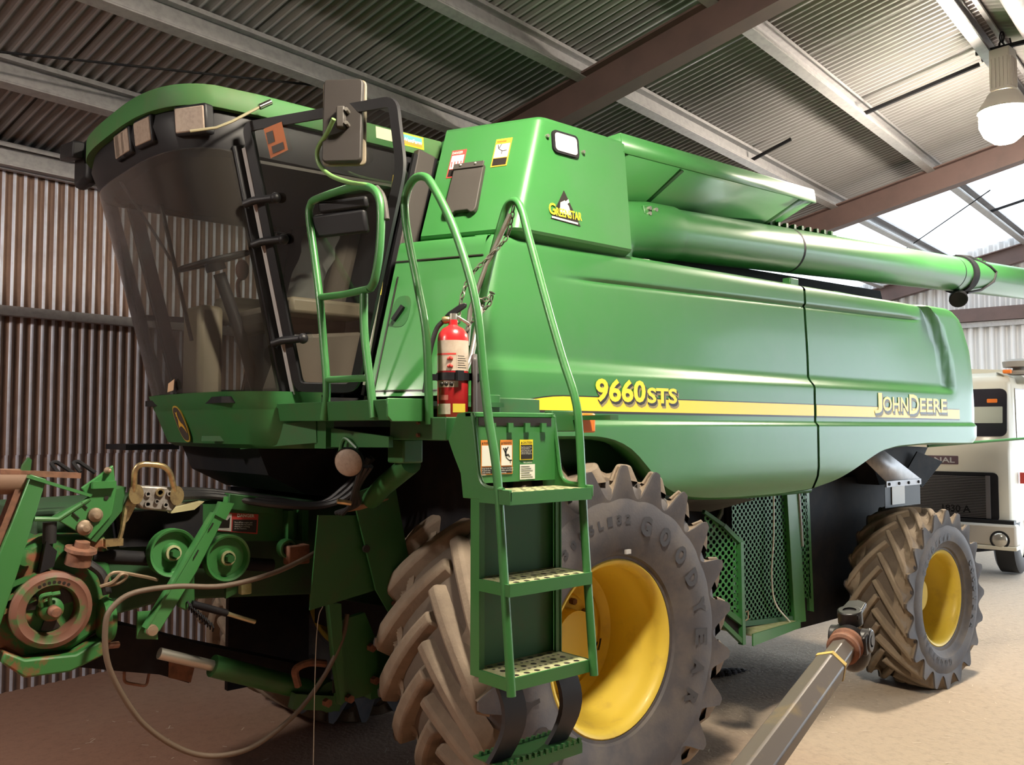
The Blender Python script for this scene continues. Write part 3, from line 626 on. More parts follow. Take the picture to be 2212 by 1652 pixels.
# ================================================================== WHEELS
def make_wheel(name, cx, yo, yi, R, hub_z, rim_r, nl, label, dish=.34, lug_h=.055, side=-1, lug_w=.068, shd=.165, bw=1.12):
    """yo outer face, yi inner face (yo<yi: outer face looks to -y)"""
    W = yi-yo; c = V3(cx, 0, hub_z); ym = (yo+yi)/2; hw = W/2; Rb = R-lug_h
    def P(y, r, th): return V3(cx-r*math.sin(th), ym+y, hub_z+r*math.cos(th))
    # rim with deep dish
    seg = 64; o_ = -hw+.055
    prof = [(o_-.020, rim_r+.012), (o_-.026, rim_r+.004), (o_-.020, rim_r-.010), (o_+.0, rim_r-.022), (o_+.03, rim_r-.030), (o_+.06, rim_r-.022), (o_+.10, rim_r-.034), (o_+.16, rim_r-.048), (o_+dish*.7, rim_r-.055), (o_+dish-.02, rim_r-.062), (o_+dish+.02, rim_r-.10), (o_+dish+.02, rim_r*.55), (o_+dish-.02, rim_r*.50), (o_+dish-.02, .001)]
    b = MB(); b.lathe((cx, ym, hub_z), (0, 1, 0), prof, seg); b.lathe((cx, ym, hub_z), (0, 1, 0), [(hw-.05, rim_r+.01), (hw-.12, rim_r-.05), (o_+dish, rim_r-.12)], seg)
    rim = obj(name, b, M['yellow'], H); 
    if label: lab(rim, label)
    b = MB(); yh = ym+o_+dish-.02
    b.cyl(V3(cx, yh+.01, hub_z), V3(cx, yh-.10, hub_z), rim_r*.34, 28); obj('hub', b, M['yellow'], rim, bevel=.01)
    for k in range(10):
        a = 2*PI*k/10; p = V3(cx+rim_r*.43*math.cos(a), yh, hub_z+rim_r*.43*math.sin(a)); b = MB(); b.cyl(p, p+V3(0, -.03, 0), .017, 6, False); obj('wheel_bolt', b, M['green_r'] if name == 'rear_wheel' else M['rust'], rim)
    b = MB()
    p = V3(cx+rim_r*.76, ym+o_+dish+.018, hub_z-rim_r*.24); b.cyl(p+V3(0, .02, 0), p+V3(0, -.006, 0), .034, 16)
    obj('rim_hole', b, M['decal_k'], rim)
    # carcass
    prof = [(-hw+.06, rim_r+.008), (-hw+.030, rim_r+.012), (-hw+.028, rim_r+.026), (-hw+.014, rim_r+.034), (-hw+.004, rim_r+.06), (-hw-.022, rim_r+(Rb-rim_r)*.30), (-hw-.030, rim_r+(Rb-rim_r)*.48), (-hw-.022, rim_r+(Rb-rim_r)*.68), (-hw+.0, rim_r+(Rb-rim_r)*.84), (-hw+.035, Rb-.030), (-hw+.09, Rb-.012), (-hw*.5, Rb), (0, Rb+.006)]
    prof = prof+[(-y, r) for y, r in prof[-2::-1]]
    b = MB(); b.lathe((cx, ym, hub_z), (0, 1, 0), prof, 72)
    ty = obj('tyre', b, M['tyre'], rim); ty.data.materials.append(M['groove']); mi = np.zeros(len(ty.data.polygons), np.int32); mi[(np.arange(len(mi)) % (len(prof)-1) >= 9) & (np.arange(len(mi)) % (len(prof)-1) <= len(prof)-11)] = 1; ty.data.polygons.foreach_set('material_index', mi); ty.data.update()
    # chevron lugs: each runs from the shoulder to just past the middle
    dth = 2*PI/nl; span = 1.75*dth
    lb = MB()
    for sgn in (-1, 1):
        for k in range(nl):
            th0 = dth*(k+(.5 if sgn > 0 else 0)); st = []
            for t in np.linspace(0, 1, 9):
                y = sgn*(hw-.005-(hw+.01)*t); th = th0+span*.5-span*(t**.85)*1.0
                st.append((y, th, R-.004*(1-t), lug_w*(1-.18*t)))
            rings = []
            for i, (y, th, rt, wd) in enumerate(st):
                y2, th2 = (st[i+1][0], st[i+1][1]) if i < 8 else (2*y-st[i-1][0], 2*th-st[i-1][1])
                p = P(y, rt, th); p2 = P(y2, rt, th2); d = (p2-p).normalized(); nr_ = (p-V3(cx, p.y, hub_z)).normalized(); sd = d.cross(nr_).normalized()
                if i == 0: sd = Vector((-math.cos(th), 0, -math.sin(th)))*(1 if sd.dot(Vector((-math.cos(th), 0, -math.sin(th)))) > 0 else -1)
                if sd.dot(Vector((-math.cos(th), 0, -math.sin(th)))) < 0: sd = -sd
                p0 = P(y, Rb-.03, th)
                rings.append([p0+sd*wd*bw, p+sd*wd*.5, p-sd*wd*.5, p0-sd*wd*bw])
            n = len(rings); vs = [q for r_ in rings for q in r_]; fs = [(i*4+j, i*4+j+1, i*4+j+5, i*4+j+4) for i in range(n-1) for j in range(3)]
            fs += [(0, 1, 2, 3), (n*4-4, n*4-3, n*4-2, n*4-1)]
            lb.add(vs, fs, False)
    # scalloped shoulders: the lug ends run out flush with the sidewall
    def Uv(p):
        q = abs((p+.5) % 1-.5)                      # 0 at the middle of a lug end, .5 in the valley
        q = (.5-q)/.42
        return (.5+.5*math.cos(PI*q))**.55 if q < 1 else 0
    for sgn in (-1, 1):
        n = nl*14; rows = []; ph = span*.5+(dth*.5 if sgn > 0 else 0)
        ks = hw/.38
        for (ya, dep, ri) in ((hw-.006, 0, 1), (hw+.014, 0, 2), (hw+.020, .97, 0), (hw+.008, 1.0, 0), (hw-.05*ks, .58, 0), (hw-.10*ks, .40, 0), (hw-.15*ks, .33, 0), (hw-.155*ks, 0, 3)):
            tt = max(0, (hw-.005-ya)/(hw+.01))
            row = []
            for k in range(n):
                th = 2*PI*k/n; p = (th-ph+span*(tt**.85 if tt else 0))/dth; u = Uv(p)
                if ri: r = rim_r+(Rb-rim_r)*(.50 if ri == 1 else .60)
                else: r = R-.004-(shd*dep)*u-(.006 if dep > .9 else 0)
                if ri == 2: r = min(r, R-shd-.02)
                if ri == 3: r = Rb-.05
                row.append(P(sgn*ya, r, th))
            rows.append(row)
        sb = MB(); sb.grid(rows, True, True); so = obj('tyre_shoulder', sb, M['tyre'], rim); so.data.materials.append(M['tyre_t'])
        mi = np.zeros(len(so.data.polygons), np.int32); mi[n*3:] = 1; so.data.polygons.foreach_set('material_index', mi); so.data.update()
    lg = obj('tread_lugs', lb, M['tyre_t'], rim, bevel=.014 if nl > 21 else .009)
    return rim, ty
def arc_text(txt, cx, cy, cz, r, a0, da, size, par, name, m, y):
    mb = MB()
    for i, ch in enumerate(txt):
        if ch == ' ': continue
        a = a0-da*i; o = V3(cx+r*math.sin(a), y, cz+r*math.cos(a)); u = V3(math.cos(a), 0, -math.sin(a)); v = V3(math.sin(a), 0, math.cos(a))
        t = textw(ch, size*.72, size, o-u*size*.36, u, v, 0, .05); mb.add(t.v, t.f)
    return obj(name, mb, m, par, recalc=False)
fw, ft = make_wheel('front_wheel', 0, 0.0, .76, .89, .885, .415, 22, None)
M['tyre_l'] = mat('raised_tyre_lettering', (.030, .027, .03), .6)
for (a, txt) in ((24, 'GOODYEAR'),):
    pass
def side_letters(par, cx, cz, yo, r, size, word, starts, step):
    mb = MB()
    for s0 in starts:
        for i, ch in enumerate(word):
            a = rad(s0+step*i); o = V3(cx+r*math.sin(a), yo, cz+r*math.cos(a)); u = V3(math.cos(a), 0, -math.sin(a)); v = V3(math.sin(a), 0, math.cos(a))
            t = textw(ch, size*.8, size, o-u*size*.4, u, v, 0, .06); mb.add(t.v, t.f)
    return obj('tyre_lettering', mb, M['tyre_l'], par, recalc=False)
side_letters(fw, 0, .885, -.0325, .555, .098, 'GOODYEAR', (17, 197), 15)
side_letters(fw, 0, .885, -.0315, .60, .045, '30.5L-32', (-38,), 6)
b = MB(); b.box((.055, -.016, .885+.462), (.035, .012, .02)); lab(obj('rim_tag', b, M['grey_l'], fw), 'small pale tag at the tyre bead')
rw, rt = make_wheel('rear_wheel', 3.69, .05, .49, .672, .660, .350, 20, None, dish=.25, lug_h=.050, lug_w=.040, shd=.105, bw=.85)
side_letters(rw, 3.69, .660, .0195, .44, .05, 'GOODYEAR', (-60, 60, 180), 9)
def dupwheel(rim, dy, name):
    for o in [rim]:
        r = o.copy(); C.objects.link(r); r.location = (0, dy, 0)
        for ch in list(o.children):
            c = ch.copy(); C.objects.link(c); c.parent = r; c.matrix_parent_inverse = Matrix.Identity(4)
dupwheel(fw, 2.24, 'front_wheel'); dupwheel(rw, 2.46, 'rear_wheel')
# ================================================================== CAB
def cab_curve(y0, xf, D, xr, n=40, yc=YC, p=3.2):
    """plan curve from the left rear round the front to the right rear"""
    hw = yc-y0; P = [(xr, y0)]
    for i in range(n+1):
        v = -1+2*i/n; v = math.copysign(abs(v)**.55, v) if abs(v) < 1 else v
        P.append((xf+D*(1-(max(0, 1-abs(v)**p))**(1/p)), yc+v*hw))
    P.append((xr, 2*yc-y0)); return P
def loft(levels, smooth=True, close=False):
    b = MB(); b.grid([[V3(x, y, z) for x, y in c] for c, z in levels], smooth, close); return b
R0 = lambda e=0, s=0: cab_curve(.76+e, -1.93+e+s, .42, -.50-e)
top = [(R0(.055), 3.235+.13), (R0(.002), 3.338), (R0(0), 3.342), (R0(0), 3.428), (R0(.004), 3.434), (R0(.02), 3.440), (R0(.12), 3.452), (R0(.35), 3.460)]
top[0] = (R0(.06), 3.338)
b = loft(top); b.add([V3(x, y, 3.460) for x, y in R0(.35)], [tuple(range(len(R0(.35))))]); b.add([V3(x, y, 3.338) for x, y in R0(.06)], [tuple(range(len(R0(.06))))])
# close the rear of the roof
n = len(R0()); rear = [(c[0], c[-1], z) for c, z in top[1:]]
b.add([V3(a[0], a[1], z) for a, c, z in rear]+[V3(c[0], c[1], z) for a, c, z in rear[::-1]], [tuple(range(2*len(rear)))])
roof = obj('cab_roof', b, M['green_roof'], H)
lab(roof, 'green cab roof with rounded front')
b = MB()
def rp(x, z, d=.002): return V3(x, .76-d, z)
b.prism([rp(-.898, 3.368), (rp(-.795, 3.368)), rp(-.798, 3.412), rp(-.815, 3.425), rp(-.902, 3.425)], (0, .002, 0)); obj('roof_sticker', b, mat('cream_decal', (.80, .82, .58), .5), roof)
b = MB(); b.prism([rp(-.765, 3.366), rp(-.612, 3.366), rp(-.617, 3.428), rp(-.770, 3.428)], (0, .002, 0)); rs = obj('dealer_sticker', b, M['decal_y'], roof)
b = MB(); b.prism([rp(-.757, 3.392, .0035), rp(-.624, 3.392, .0035), rp(-.627, 3.421, .0035), rp(-.760, 3.421, .0035)], (0, .001, 0)); obj('sticker_sky', b, mat('teal_decal', (.10, .42, .40), .5), rs)
b = MB(); b.prism([rp(-.752, 3.373, .0035), rp(-.622, 3.373, .0035), rp(-.624, 3.394, .0035), rp(-.756, 3.394, .0035)], (0, .001, 0)); obj('sticker_field', b, M['decal_o'], rs)
t = textw('WestFarm', .115, .020, rp(-.745, 3.386, .0055), (1, 0, 0), (0, 0, 1), 0, .02); obj('sticker_lettering', t, M['decal_w'], rs, recalc=False)
# black visor band under the roof
b = loft([(R0(.035), 3.342), (cab_curve(.785, -1.90, .36, -.53), 3.28), (cab_curve(.80, -1.855, .36, -.55), 3.165), (cab_curve(.86, -1.80, .36, -.58), 3.155)])
vis = obj('visor', b, M['black'], H); lab(vis, 'black visor band under the cab roof')
# work lights set into the visor
def visor_pt(y, z):
    c = cab_curve(.785, -1.90+(3.28-z)*.4, .36, -.53, 120)
    best = min(c[1:60], key=lambda q: abs(q[1]-y)); i = c.index(best); a, d = c[max(1, i-1)], c[i+1]
    tg = Vector((d[0]-a[0], d[1]-a[1], 0)).normalized(); nn = Vector((-tg.y, tg.x, 0)); 
    if nn.x > 0: nn = -nn
    return V3(best[0], best[1], z), tg, nn
for y, w_, tw_ in ((.845, .150, None), (1.13, .145, None), (1.33, .12, None), (1.72, .12, None), (1.95, .145, None)):
    p, tg, nn = visor_pt(y, 3.275); 
    if y < .9: tg = Vector((-.50, .866, 0)).normalized()*-1; nn = Vector((-.866, -.50, 0)); p = p+V3(-.015, -.01, 0)
    up = (Vector((0, 0, 1))+nn*.12).normalized(); nn2 = tg.cross(up).normalized()
    if nn2.dot(nn) < 0: nn2 = -nn2
    q = p+nn2*.002
    b = MB(); b.box(q-nn2*.025, (w_+.02, .06, .13), (tg, nn2, up)); lt = obj('work_light', b, M['black'], H, bevel=.012)
    b = MB(); b.box(q+nn2*.004, (w_, .012, .105), (tg, nn2, up)); obj('light_lens', b, M['lens'], lt, bevel=.005)
# right-hand mirror seen beyond the cab front
b = MB(); b.box((-1.80, 2.30, 3.40), (.08, .24, .24)); mr = obj('far_mirror', b, M['black'], H, bevel=.03); lab(mr, 'black mirror beyond the far front corner of the cab')
b = MB(); b.tube(spline([V3(-1.62, 2.15, 3.36), V3(-1.70, 2.24, 3.42), V3(-1.73, 2.34, 3.40)]), .016, 8); obj('mirror_arm', b, M['black'], mr)
b = MB(); b.bar(V3(-1.90, 2.10, 3.42), V3(-1.86, 2.50, 3.50), .06, .09); obj('far_work_light', b, M['black'], H, bevel=.01)
# windscreen
def ws(z, e=0):
    f = (z-2.10)/1.07; xf = -1.575-.285*f; y0 = .85-.05*f; xp = -1.31-.28*f
    c = cab_curve(y0+e, xf+e, .34, xp); return [(xp, y0+e)]+[q for q in c if q[0] < xp]+[(xp, 2*YC-y0-e)]
def resample(c, n=44):
    P = [Vector((a, d, 0)) for a, d in c]; L = [0]
    for i in range(1, len(P)): L.append(L[-1]+(P[i]-P[i-1]).length)
    out = []
    for k in range(n+1):
        t = L[-1]*k/n; j = max(i for i in range(len(L)) if L[i] <= t+1e-9); j = min(j, len(P)-2); f = (t-L[j])/(L[j+1]-L[j]+1e-9); q = P[j].lerp(P[j+1], f); out.append((q.x, q.y))
    return out
b = loft([(resample(ws(z)), z) for z in np.linspace(2.10, 3.17, 12)]); obj('windscreen', b, M['glass_w'], H)
# curved green skirt below the windscreen
def sk(z, e=0):
    f = (2.10-z)/.25; xf = -1.585+.11*f; xp = -1.16; y0 = .80
    c = cab_curve(y0, xf, .40, xp); return resample(c)
b = loft([([(x+.03, y) for x, y in sk(2.115)], 2.10), (sk(2.115), 2.112), (sk(2.09), 2.09), (sk(2.05), 2.04), ([(x+.004, y) for x, y in sk(2.045)], 2.034), (sk(2.03), 2.028), (sk(1.95), 1.95), (sk(1.87), 1.87), ([(x+.03, y) for x, y in sk(1.85)], 1.85)])
skirt = obj('cab_skirt', b, M['green_d'], H)
# oval badge on the nose
def on_skirt(y, z):
    c = sk(z); i = min(range(3, len(c)-3), key=lambda k: abs(c[k][1]-y)); a, d = c[i-1], c[i+1]; tg = Vector((d[0]-a[0], d[1]-a[1], 0)).normalized(); nn = Vector((-abs(tg.y), tg.x if tg.y > 0 else -tg.x, 0)); return V3(c[i][0], c[i][1], z), tg, nn
pc, tg, nn = on_skirt(1.56, 1.965); upv = Vector((.44*.25, 0, -.25)).normalized()*-1; upv = Vector((-.4, 0, 1)).normalized()
def bpt(a, c_, d): return pc+tg*a+upv*c_+nn*d
def oval(rx, rz, k=28): return [(rx*math.copysign(abs(math.cos(t))**.8, math.cos(t)), rz*math.copysign(abs(math.sin(t))**.8, math.sin(t))) for t in [2*PI*i/k for i in range(k)]]
b = MB(); b.prism([bpt(a, c_, .004) for a, c_ in oval(.062, .098)], nn*.006); bd = obj('nose_badge', b, M['decal_yd'] if 'decal_yd' in M else mat('badge_gold', (.45, .28, .04), .5), skirt)
b = MB(); b.prism([bpt(a, c_, .010) for a, c_ in oval(.054, .089)], nn*.002); obj('badge_field', b, mat('badge_black', (.05, .035, .03), .5), bd)
deer = [(-.030, -.020), (-.012, -.012), (.008, -.012), (.026, -.026), (.038, -.045), (.036, -.020), (.024, -.002), (.010, .004), (-.002, .020), (.000, .045), (.012, .060), (.002, .058), (-.006, .050), (-.016, .058), (-.012, .046), (-.018, .038), (-.010, .034), (-.012, .016), (-.024, .000)]
b = MB(); b.prism([bpt(-a*1.1, c_*1.1, .012) for a, c_ in deer], nn*.002); obj('badge_animal', b, mat('badge_orange', (.62, .33, .04), .5), bd)
# small tag on the glass
b = MB(); p, tg2, nn2 = on_skirt(1.52, 2.10); b.prism([p+nn2*.012+tg2*a+V3(-.01, 0, h) for a, h in ((-.04, .03), (.04, .022), (.03, .065), (-.05, .085))], nn2*.002); obj('windscreen_tag', b, mat('tan_tag', (.55, .36, .22), .6), H)
b = MB(); b.box((-1.42, 2.45, 1.835), (.30, .36, .03)); lab(obj('cab_side_ledge', b, M['dark'], H), 'dark ledge on the far side below the cab')
# cab posts
def post(name, a, c, w_, d_, m, par=H): b = MB(); b.bar(a, c, w_, d_, up=(1, 0, 0)); return obj(name, b, m, par, bevel=.006)
pa_t, pa_b = V3(-1.585, .795, 3.20), V3(-1.305, .85, 2.09)
pA = post('front_post', pa_t+V3(.012, .02, 0), pa_b+V3(.012, .02, 0), .05, .085, M['black'])
b = MB(); b.bar(pa_t+V3(.012, -.026, -.02), pa_b+V3(.012, -.026, .01), .006, .034, up=(0, 1, 0)); lab(obj('post_trim', b, M['grey_l'], pA), 'light grey trim strip on the front post')
post('front_post', V3(-1.585, 2*YC-.81, 3.20), V3(-1.305, 2*YC-.86, 2.09), .05, .07, M['black'])
pB = post('rear_post', V3(-.62, .74, 3.34), V3(-.895, .76, 2.06), .05, .105, M['grey'])
b = MB(); b.bar(V3(-.69, .725, 3.32), V3(-.965, .745, 2.10), .02, .022, up=(1, 0, 0)); obj('door_seal', b, M['black'], pB)
b = MB(); b.bar(V3(-.565, .725, 3.32), V3(-.838, .745, 2.10), .02, .018, up=(1, 0, 0)); obj('door_seal', b, M['black'], pB)
post('rear_post', V3(-.62, 2*YC-.78, 3.34), V3(-.895, 2*YC-.80, 2.06), .05, .10, M['black'])
b = MB(); b.bar(V3(-1.55, 2*YC-.83, 2.56), V3(-.76, 2*YC-.80, 2.58), .03, .03); b.bar(V3(-1.32, 2*YC-.84, 2.13), V3(-.87, 2*YC-.80, 2.13), .04, .08); obj('far_window_rail', b, M['black'], H)
b = MB(); b.add([V3(-1.58, 2*YC-.81, 3.2), V3(-1.30, 2*YC-.86, 2.1), V3(-.89, 2*YC-.80, 2.1), V3(-.63, 2*YC-.78, 3.2)], [(0, 1, 2, 3)]); obj('far_side_window', b, M['glass'], H)
# cab shell: floor, rear wall, headliner
b = MB(); b.prism([V3(-1.56, 1.0, 2.06), V3(-1.30, .84, 2.06), V3(-.78, .80, 2.06), V3(-.78, 2.18, 2.06), V3(-1.30, 2.14, 2.06), V3(-1.56, 2.0, 2.06)], (0, 0, .03)); obj('cab_floor', b, M['dark'], H)
b = MB(); b.box((-1.20, 1.5, 2.075), (.05, 1.30, .16)); b = MB(); b.add([V3(-.80, .82, 2.06), V3(-.80, 2.18, 2.06), V3(-.58, 2.18, 3.30), V3(-.58, .82, 3.30)], [(0, 1, 2, 3)]); obj('cab_rear_wall', b, M['black'], H, solid=.03)
b = MB(); b.prism([V3(x, y, 3.19) for x, y in cab_curve(.84, -1.80, .38, -.60)], (0, 0, .02)); obj('headliner', b, mat('headliner', (.06, .055, .05), .9), H)
b = MB(); b.bar(V3(-1.60, .86, 3.215), V3(-.66, .80, 3.21), .02, .03); obj('door_header', b, M['black'], H)
b = MB(); b.bar(V3(-1.50, .815, 3.145), V3(-.68, .80, 3.16), .01, .014); obj('door_gutter', b, M['grey'], H)
# seat, plastic cover, consoles, steering wheel
b = MB(); b.box((-1.02, 1.42, 2.50), (.46, .46, .13)); st_ = obj('seat', b, M['seat'], H, bevel=.04)
b = MB(); b.box((-1.0, 1.42, 2.28), (.36, .38, .34)); obj('seat_base', b, M['black'], st_, bevel=.02)
b = MB(); b.prism([V3(-.80, 1.22, 2.50), V3(-.92, 1.22, 2.56), V3(-.77, 1.22, 3.10), V3(-.66, 1.22, 3.08)], (0, .42, 0)); obj('seat_back', b, M['seat'], st_, bevel=.04)
b = MB(); rnd = random.Random(3)
rows = [[V3(-.935+.155*j/8-.02+rnd.uniform(-.014, .014), 1.20+.44*i/7+rnd.uniform(-.012, .012), 2.60+.46*j/8+rnd.uniform(-.01, .01)) for j in range(9)] for i in range(8)]
b.grid(rows, smooth=False); lab(obj('plastic_cover', b, M['film'], st_), 'shiny clear plastic film over the seat back')
b = MB(); b.box((-1.0, 1.10, 2.545), (.42, .16, .085)); co = obj('left_console', b, M['tan'], H, bevel=.02)
b = MB(); b.prism([V3(-1.28, 1.02, 2.12), V3(-.82, 1.02, 2.12), V3(-.80, 1.02, 2.44), V3(-1.18, 1.02, 2.40)], (0, .18, 0)); obj('left_storage_box', b, mat('dark_tan', (.12, .10, .08), .7), H, bevel=.02)
b = MB(); b.box((-1.03, 1.86, 2.60), (.40, .16, .15)); ar = obj('right_armrest', b, M['tan'], H, bevel=.04)
b = MB(); b.tube(spline([V3(-1.10, 1.86, 2.66), V3(-1.11, 1.86, 2.76), V3(-1.08, 1.86, 2.80)]), .012, 8); b.sphere(V3(-1.085, 1.86, 2.84), .04, 10, 8, (1, .8, 1.5)); obj('control_lever', b, mat('red_brown_grip', (.16, .06, .05), .6), ar)
b = MB(); b.tube(spline([V3(-1.14, 1.5, 2.10), V3(-1.24, 1.5, 2.40), V3(-1.37, 1.5, 2.74)]), .032, 10); sc_ = obj('steering_column', b, M['black'], H)
ax = Vector((-.33, 0, .94)).normalized(); cw = V3(-1.40, 1.5, 2.80); e1 = Vector((0, 1, 0)); e2 = ax.cross(e1)
b = MB(); b.tube([cw+(e1*math.cos(2*PI*k/32)+e2*math.sin(2*PI*k/32))*.175 for k in range(33)], .014, 8, caps=False)
for k in range(3): a = rad(90+120*k); b.bar(cw, cw+(e1*math.cos(a)+e2*math.sin(a))*.17, .03, .012, up=ax)
b.cyl(cw-ax*.05, cw+ax*.02, .05, 14); obj('steering_wheel', b, M['black'], sc_)
b = MB(); b.box((-1.33, 1.80, 2.35), (.14, .24, .50)); obj('front_console', b, M['tan'], H, bevel=.03)
b = MB(); b.tube(spline([V3(-1.83, 1.62, 3.16), V3(-1.74, 1.42, 2.90), V3(-1.69, 1.30, 2.74)]), .008, 6); wp = obj('wiper_arm', b, M['black'], H)
b = MB(); b.bar(V3(-1.77, 1.22, 2.98), V3(-1.60, 1.26, 2.36), .012, .014); obj('wiper_blade', b, M['rubber'], wp)
b = MB(); b.tube([V3(-1.815, .765, 3.20), V3(-1.72, .72, 3.225), V3(-1.66, .70, 3.26), V3(-1.545, .68, 3.345)], .0065, 8); ab = obj('lamp_stalk', b, mat('pale_brass', (.6, .55, .36), .3, metal=.6), H)
b = MB(); b.cyl(V3(-1.545, .68, 3.345), V3(-1.495, .672, 3.378), .013, 10); obj('stalk_tip', b, M['chrome'], ab)
# open door (hinged at the front post, swung out over the platform)
dp = [(-1.592, .741, 3.281), (-1.254, .101, 3.292), (-1.214, .052, 3.244), (-1.189, .067, 3.129), (-1.17, .127, 2.953), (-1.142, .519, 2.13), (-1.289, .803, 2.114)]
dn_ = Vector((.362, .1928, .1042)).normalized()
path = rounded([V3(*dp[6]).lerp(V3(*dp[0]), .5), V3(*dp[0]), V3(-1.235, .068, 3.30), V3(-1.172, .095, 3.02), V3(-1.138, .515, 2.105), V3(*dp[6]), V3(*dp[6]).lerp(V3(*dp[0]), .5)], .06, 6)
dr = MB(); n = len(path); vs = []
cen = sum(path, Vector())/n
for i, p in enumerate(path):
    a, c = path[i-1 if i > 0 else n-2], path[i+1 if i < n-1 else 1]; tg = (c-a).normalized(); ins = dn_.cross(tg).normalized()
    if ins.dot(cen-p) < 0: ins = -ins
    vs.append([p+dn_*.014, p-dn_*.014, p-dn_*.014+ins*.040, p+dn_*.014+ins*.040])
dr.grid([q+[q[0]] for q in vs], smooth=False)
door = obj('cab_door', dr, M['black'], H); lab(door, 'open glass cab door with black frame')
b = MB(); b.add([p*.985+cen*.015 for p in path[:-1]], [tuple(range(n-1))]); obj('door_glass', b, M['glass'], door, recalc=False)
def dpt(u_, v_, d=0):  # u along the top towards the free edge, v down the hinge edge
    a = V3(*dp[0]).lerp(V3(*dp[1]), u_); c = V3(*dp[6]).lerp(V3(*dp[5]), u_); return a.lerp(c, v_)-dn_*d
b = MB(); b.add([dpt(.155, .035, .016), dpt(.29, .02, .016), dpt(.315, .12, .016), dpt(.175, .14, .016)], [(0, 1, 2, 3)]); ds_ = obj('door_sticker', b, mat('faded_orange_decal', (.42, .13, .04), .6), door, recalc=False)
b = MB(); b.add([dpt(.17, .05, .018), dpt(.22, .045, .018), dpt(.225, .085, .018), dpt(.175, .09, .018)], [(0, 1, 2, 3)]); b.add([dpt(.195, .10, .018), dpt(.285, .09, .018), dpt(.29, .115, .018), dpt(.20, .125, .018)], [(0, 1, 2, 3)]); obj('sticker_text_block', b, M['grey'], ds_, recalc=False)
for v_ in (.28, .43, .80):
    q = V3(*dp[0]).lerp(V3(*dp[6]), v_); e = (dpt(.18, v_)-q).normalized()
    b = MB(); b.tube([q+V3(-.05, .03, -.02), q+dn_*-.03, q+e*.10-dn_*.02], .018, 10); b.sphere(q+e*.105-dn_*.02, .024, 10, 8); obj('door_hinge', b, M['black'], door)
b = MB(); b.box(dpt(.70, .40), (.035, .26, .10), (dn_, (dpt(1, .4)-dpt(0, .4)).normalized(), dn_.cross((dpt(1, .4)-dpt(0, .4)).normalized()))); obj('door_latch', b, M['black'], door, bevel=.012)
b = MB(); b.box(dpt(.72, .335), (.03, .24, .05), (dn_, (dpt(1, .4)-dpt(0, .4)).normalized(), dn_.cross((dpt(1, .4)-dpt(0, .4)).normalized()))); obj('door_handle', b, M['black'], door, bevel=.012)
b = MB(); b.cyl(V3(-.985, .46, 3.10), V3(-1.04, .50, 2.55), .010, 10); gs = obj('gas_strut', b, M['yellow'], door); b = MB(); b.cyl(V3(-1.035, .49, 2.60), V3(-1.085, .55, 2.14), .006, 8); obj('strut_rod', b, M['steel'], gs)
b = MB(); b.tube(spline([V3(-1.0, .40, 3.10), V3(-.93, .46, 3.12), V3(-.90, .55, 3.04), V3(-.93, .60, 2.80)]), .012, 8); obj('door_cable', b, M['rubber'], door)
b = MB(); b.prism([V3(-1.535, .86, 3.06), V3(-1.535, .86, 2.96), V3(-1.46, .88, 3.0), V3(-1.47, .88, 3.05)], (0, .01, 0)); obj('yellow_tag', b, M['decal_y'], H)
# ================================================================== PLATFORM, RAILS, MIRROR
b = MB(); b.bb((-1.37, .0, 2.035), (-.72, .84, 2.055)); pl = obj('platform', b, M['green_d'], H)
b = MB(); b.prism([V3(-1.375, -.08, 2.055), V3(-1.375, .82, 2.055), V3(-1.36, .82, 1.975), V3(-1.36, -.08, 1.975)], (.01, 0, 0)); obj('platform_front_plate', b, M['green_d'], pl, bevel=.003)
b = MB(); b.prism([V3(-1.37, -.085, 2.06), V3(-1.18, -.085, 2.06), V3(-1.18, -.085, 1.985), V3(-1.20, -.085, 1.97), V3(-1.35, -.085, 1.97), V3(-1.37, -.085, 1.99)], (0, .012, 0)); obj('platform_side_plate', b, M['green'], pl, bevel=.003)
b = MB(); b.prism([V3(-1.20, .16, 1.988), V3(-1.20, -.225, 1.988), V3(-1.20, -.225, 1.898), V3(-1.20, .16, 1.898)], (.10, 0, 0)); br = obj('ladder_bracket', b, M['green_d'], H, bevel=.004)
for z in (1.968, 1.918): b = MB(); b.cyl(V3(-1.20, -.05, z), V3(-1.212, -.05, z), .008, 6, False); obj('bracket_bolt', b, M['rust'], br)
b = MB(); b.prism([V3(-1.25, .55, 1.945), V3(-1.25, .09, 1.91), V3(-1.25, .09, 1.868), V3(-1.25, .55, 1.862)], (.02, 0, 0)); obj('cross_strip', b, M['green_d'], H)
b = MB(); b.prism([V3(-1.27, .66, 1.985), V3(-1.27, .56, 1.985), V3(-1.27, .56, 1.855), V3(-1.27, .66, 1.855)], (.04, 0, 0)); obj('support_upright', b, M['green_d'], H)
b = MB(); b.bar(V3(-1.42, 1.10, 1.895), V3(-1.27, .64, 1.93), .01, .10); b.bar(V3(-1.545, 1.25, 1.895), V3(-1.42, 1.10, 1.895), .012, .025); obj('skirt_ledge', b, M['green_d'], H)
b = MB(); b.bb((-1.16, .12, 1.80), (-1.06, .24, 1.90)); obj('step_block', b, M['green_d'], H, bevel=.008)
b = MB(); b.tube([V3(-1.10, .15, 1.80), V3(-1.06, .42, 1.69), V3(-1.02, .58, 1.62)], .045, 14); obj('support_strut', b, M['green_d'], H)
